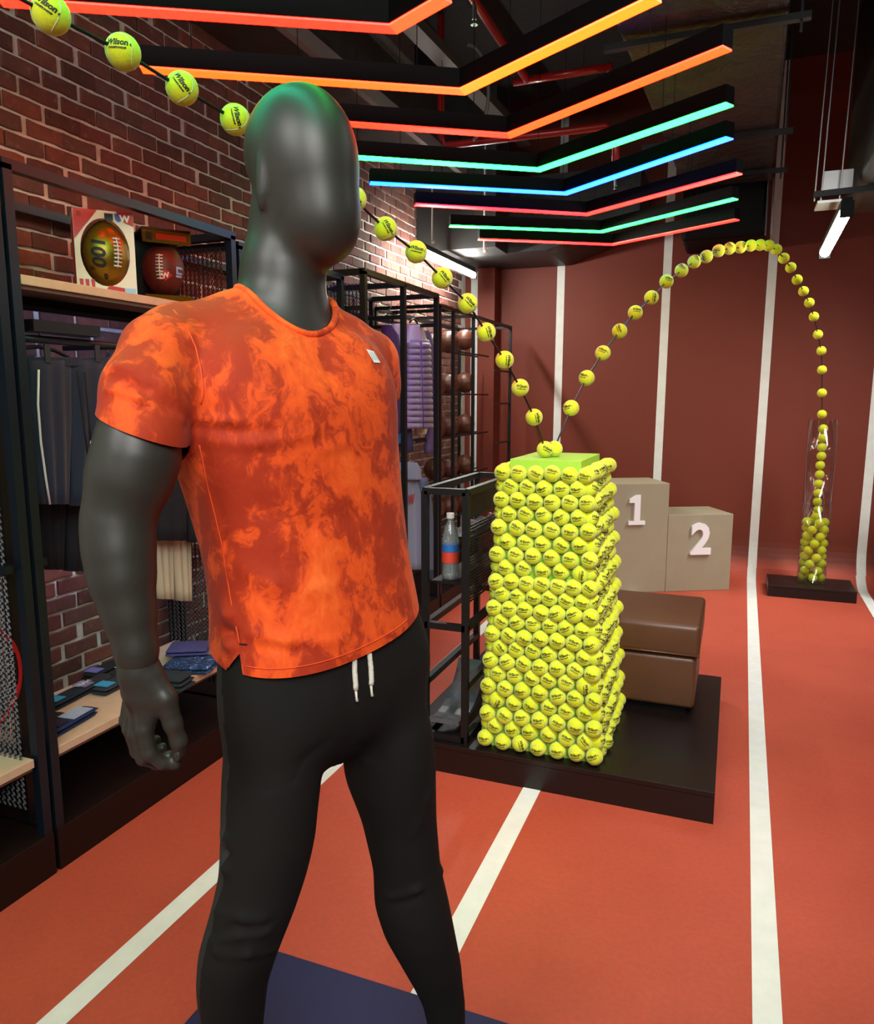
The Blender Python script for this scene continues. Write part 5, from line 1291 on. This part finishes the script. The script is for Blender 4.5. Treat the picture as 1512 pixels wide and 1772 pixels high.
C_TR = [([(372, 1572), (420, 1590), (455, 1592)], 0.010, 0.005), ([(360, 1618), (410, 1606), (462, 1602)], 0.009, -0.005), ([(362, 1626), (412, 1618), (464, 1612)], 0.007, 0.006), ([(372, 1648), (430, 1650), (478, 1640)], 0.008, 0.006), ([(370, 1660), (470, 1652)], 0.007, -0.003),
        ([(672, 1552), (720, 1540), (764, 1506)], 0.008, 0.006), ([(680, 1566), (724, 1552), (768, 1520)], 0.008, -0.004), ([(383, 1444), (392, 1452)], 0.009, 0.005), ([(384, 1475), (394, 1480)], 0.008, -0.008), ([(383, 1500), (395, 1506)], 0.009, 0.006),
        ([(395, 1200), (398, 1260)], 0.012, -0.004), ([(392, 1340), (420, 1362), (460, 1368), (510, 1350), (530, 1310)], 0.004, -0.0016), ([(720, 1440), (742, 1380), (752, 1340)], 0.012, 0.003), ([(600, 1180), (606, 1290)], 0.012, -0.003),
        ([(735, 1085), (746, 1130)], 0.014, 0.006), ([(742, 1185), (752, 1230)], 0.012, 0.004), ([(560, 1290), (520, 1320)], 0.012, -0.003), ([(620, 1290), (660, 1320)], 0.012, -0.003), ([(725, 1712), (800, 1722)], 0.004, -0.003)]
Vt = crease(Vt, Nt, C_TR, f_legs)
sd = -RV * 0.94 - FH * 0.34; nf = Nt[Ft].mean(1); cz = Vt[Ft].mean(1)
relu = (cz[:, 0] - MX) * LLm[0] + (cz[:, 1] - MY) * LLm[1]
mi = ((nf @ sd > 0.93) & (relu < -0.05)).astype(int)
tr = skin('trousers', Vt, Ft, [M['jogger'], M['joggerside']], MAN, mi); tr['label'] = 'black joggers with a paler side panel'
# collar, seams, drawstrings, badge
q = MB(); pts = []
e1 = np.cross(naz, FDm); e1 /= np.linalg.norm(e1); e2 = np.cross(naz, e1)
for k in range(48):
    a = 2 * math.pi * k / 48; base = NECKC + 0.012 * FDm + (e1 * math.cos(a) + e2 * math.sin(a)) * 0.0765
    lo_, hi_ = -0.09, 0.09
    for _ in range(22):
        md = (lo_ + hi_) / 2
        if f_torso((base + naz * md)[None].astype(np.float32), 0.004)[0] > 0: hi_ = md
        else: lo_ = md
    pts.append(base + naz * lo_)
pts = np.array(pts)
for _ in range(3): pts = (np.roll(pts, 1, 0) + 2 * pts + np.roll(pts, -1, 0)) / 4
q.tube(pts, 0.0055, 8, closed=True); q.build('collar', M['tee'], shirt, smooth=True)
def surf_line(px, f, off=0.0006, step=6):
    out = []
    for (xa, ya), (xb, yb) in zip(px[:-1], px[1:]):
        n = max(2, int(math.dist((xa, ya), (xb, yb)) / step))
        for k in range(n):
            t = k / n; p = march(xa + (xb - xa) * t, ya + (yb - ya) * t, f)
            if p is not None: out.append(p + grad(p, f) * off)
    return out
for line in ([(300, 537), (322, 565), (338, 600), (348, 640), (352, 680), (346, 705)], [(345, 770), (362, 850), (384, 940), (400, 1040), (416, 1120)]):
    L_ = surf_line(line, f_shirt)
    if len(L_) > 3: q = MB(); q.tube(L_, 0.0012, 5); q.build('seam', M['orange'], shirt, smooth=True)
L_ = []
for x in range(426, 712, 7):
    ylo, yhi = 1040, 1175
    for _ in range(14):
        ym = (ylo + yhi) / 2; p = march(x, ym, f_shirt, t1=1.5)
        zt_ = 0.0 if p is None else p[2] - (hem_z(p[0], p[1]) + 0.014)
        if p is None or zt_ < 0: yhi = ym
        else: ylo = ym
    p = march(x, ylo, f_shirt, t1=1.5)
    if p is not None: L_.append(p + grad(p, f_shirt) * 0.0004)
if len(L_) > 3: q = MB(); q.tube(L_, 0.0008, 5); q.build('hem_stitching', M['orange'], shirt, smooth=True)
f_lt = lambda P: smin(f_legs(P), f_shirt(P), 0.002)
for k, line in enumerate(([(611, 1136), (611, 1160), (613, 1185), (613, 1200)], [(636, 1130), (639, 1155), (640, 1178), (638, 1190)])):
    P_ = surf_line(line, f_legs, 0.004); q = MB(); q.tube(P_, [0.0042] * len(P_), 8); d = q.build('drawstring', M['drawcord'], tr, smooth=True, label='cream drawstring')
    e = P_[-1]; q = MB(); q.tube([e, e + np.array((0.001, 0, -0.012)), e + np.array((0.002, 0, -0.018))], [0.0022, 0.0018, 0.0026], 8); q.build('aglet', M['drawcord'], tr, smooth=True)
def patch(px, f, off, m, parent, name, n=4):
    q = MB(); g = []
    for i in range(n + 1):
        for j in range(n + 1):
            a, b = i / n, j / n; x = (1 - a) * ((1 - b) * px[0][0] + b * px[1][0]) + a * ((1 - b) * px[3][0] + b * px[2][0]); y = (1 - a) * ((1 - b) * px[0][1] + b * px[1][1]) + a * ((1 - b) * px[3][1] + b * px[2][1])
            p = march(x, y, f); g.append(p + grad(p, f) * off)
    q.add(g, [(i * (n + 1) + j, i * (n + 1) + j + 1, (i + 1) * (n + 1) + j + 1, (i + 1) * (n + 1) + j) for i in range(n) for j in range(n)]); return q.build(name, m, parent, smooth=True)
bd = patch([(632.5, 605), (645.5, 609), (657, 628.5), (646, 628)], f_shirt, 0.0015, M['white'], shirt, 'badge')
for k in range(3):
    x = 637 + k * 3.6; patch([(x, 609 + k * 0.8), (x + 1.2, 609.4 + k * 0.8), (x + 8.0, 623.5 + k * 0.4), (x + 6.8, 623.2 + k * 0.4)], f_shirt, 0.0021, mat('badge_line', '9a9a98', 0.6), bd, 'badge_stripe', 2)
patch([(415, 1113), (428, 1114), (428, 1116.5), (415, 1115.5)], f_shirt, 0.001, M['ink'], shirt, 'bar_tack', 2)
# feet (below the frame) and hand
def f_feet(P):
    d = None
    for st, dd in ((LEG_R, 0), (LEG_L, 0)):
        z0, x, y = st[0, 0], st[0, 1], st[0, 2]; a = np.array((x, y, max(z0, 0.15) + 0.05)); h_ = np.array((x, y, 0.085)) - FDm * 0.02; tq = np.array((x, y, 0.055)) + FDm * 0.15
        e = smin(d_cone(P, a, h_, 0.034, 0.04), d_cone(P, h_, tq, 0.042, 0.026), 0.03); e = np.maximum(e, 0.031 - P[:, 2]); d = e if d is None else np.minimum(d, e)
    return d
Vf, Ff = surfnet(f_feet, (MX - 0.5, MY - 0.4, 0.0), (MX + 0.6, MY + 0.5, 0.34), 0.008); skin('foot', Vf, Ff, [M['body']], MAN)
def K(x, y, d, r): return (pH(x, y, d), r)
FING = [ # index, middle, ring, little: knuckle, middle joint, end joint, tip
    [K(252, 1225, 0.948, 0.0125), K(250, 1262, 0.945, 0.0112), K(259, 1303, 0.945, 0.0098), K(281, 1320, 0.952, 0.0086), K(303, 1323, 0.958, 0.0074)],
    [K(240, 1225, 0.962, 0.0125), K(236, 1268, 0.962, 0.0112), K(248, 1311, 0.966, 0.0100), K(272, 1320, 0.980, 0.0088), K(292, 1308, 0.986, 0.0076)],
    [K(232, 1220, 0.978, 0.0120), K(226, 1260, 0.982, 0.0108), K(238, 1300, 0.990, 0.0096), K(262, 1306, 1.004, 0.0084), K(280, 1294, 1.006, 0.0072)],
    [K(226, 1215, 0.992, 0.0112), K(219, 1246, 1.000, 0.0096), K(230, 1279, 1.008, 0.0084), K(252, 1286, 1.018, 0.0074), K(270, 1280, 1.020, 0.0064)]]
THUMB = [K(262, 1172, 0.95, 0.0165), K(286, 1208, 0.948, 0.0150), K(299, 1252, 0.95, 0.0120), K(309, 1282, 0.953, 0.0108), K(309, 1303, 0.956, 0.0082)]
def f_hand(P):
    d = d_chain(P, [J(235, 1124, 0.95, 31.5), J(240, 1160, 0.952, 33), J(247, 1190, 0.958, 35)], 0.01)
    pc = pH(244, 1208, 0.965); d = smin(d, d_ell(P, pc, (0.038, 0.017, 0.050), AXB), 0.018)
    for fg in FING: d = smin(d, d_chain(P, fg, 0.004), 0.0045)
    d = smin(d, d_chain(P, THUMB, 0.006), 0.010)
    wr = pH(235, 1124, 0.95); ar = pH(240, 1160, 0.952) - wr; ar /= np.linalg.norm(ar)
    return np.maximum(d, -((P - wr) @ ar))
pw = pH(250, 1220, 0.97)
Vh, Fh_ = surfnet(f_hand, pw - np.array((0.11, 0.11, 0.125)), pw + np.array((0.11, 0.11, 0.115)), 0.0022); Vh = relax(Vh, f_hand, 1)
hd = skin('hand', Vh, Fh_, [M['body']], MAN)
# thin joint line at the wrist
wr, rr = J(235, 1122, 0.95, 31.8); ar = pH(240, 1160, 0.952) - wr; ar /= np.linalg.norm(ar); a1 = np.cross(ar, FDm); a1 /= np.linalg.norm(a1); a2 = np.cross(ar, a1)
q = MB(); q.tube([wr + (a1 * math.cos(t) + a2 * math.sin(t)) * rr * 1.004 for t in np.linspace(0, 2 * math.pi, 37)[:-1]], 0.0007, 5, closed=True); q.build('wrist_joint', mat('joint_line', '6f6a45', 0.4), MAN, smooth=True)
q = MB(); q.ell(THUMB[-1][0] + grad(THUMB[-1][0] - FH * 0.001, f_hand) * 0 - FH * 0.0075, (0.006, 0.003, 0.0085), 12, 8); q.build('thumbnail', M['body'], hd, smooth=True)
# blue mat the mannequin stands on
tag(MB().box((-1.14, 0.55, 0.0), (0.55, 1.535, 0.03)).build('floor_mat', M['base'], bevel=0.003), 'dark blue flat base under the mannequin feet', 'base')
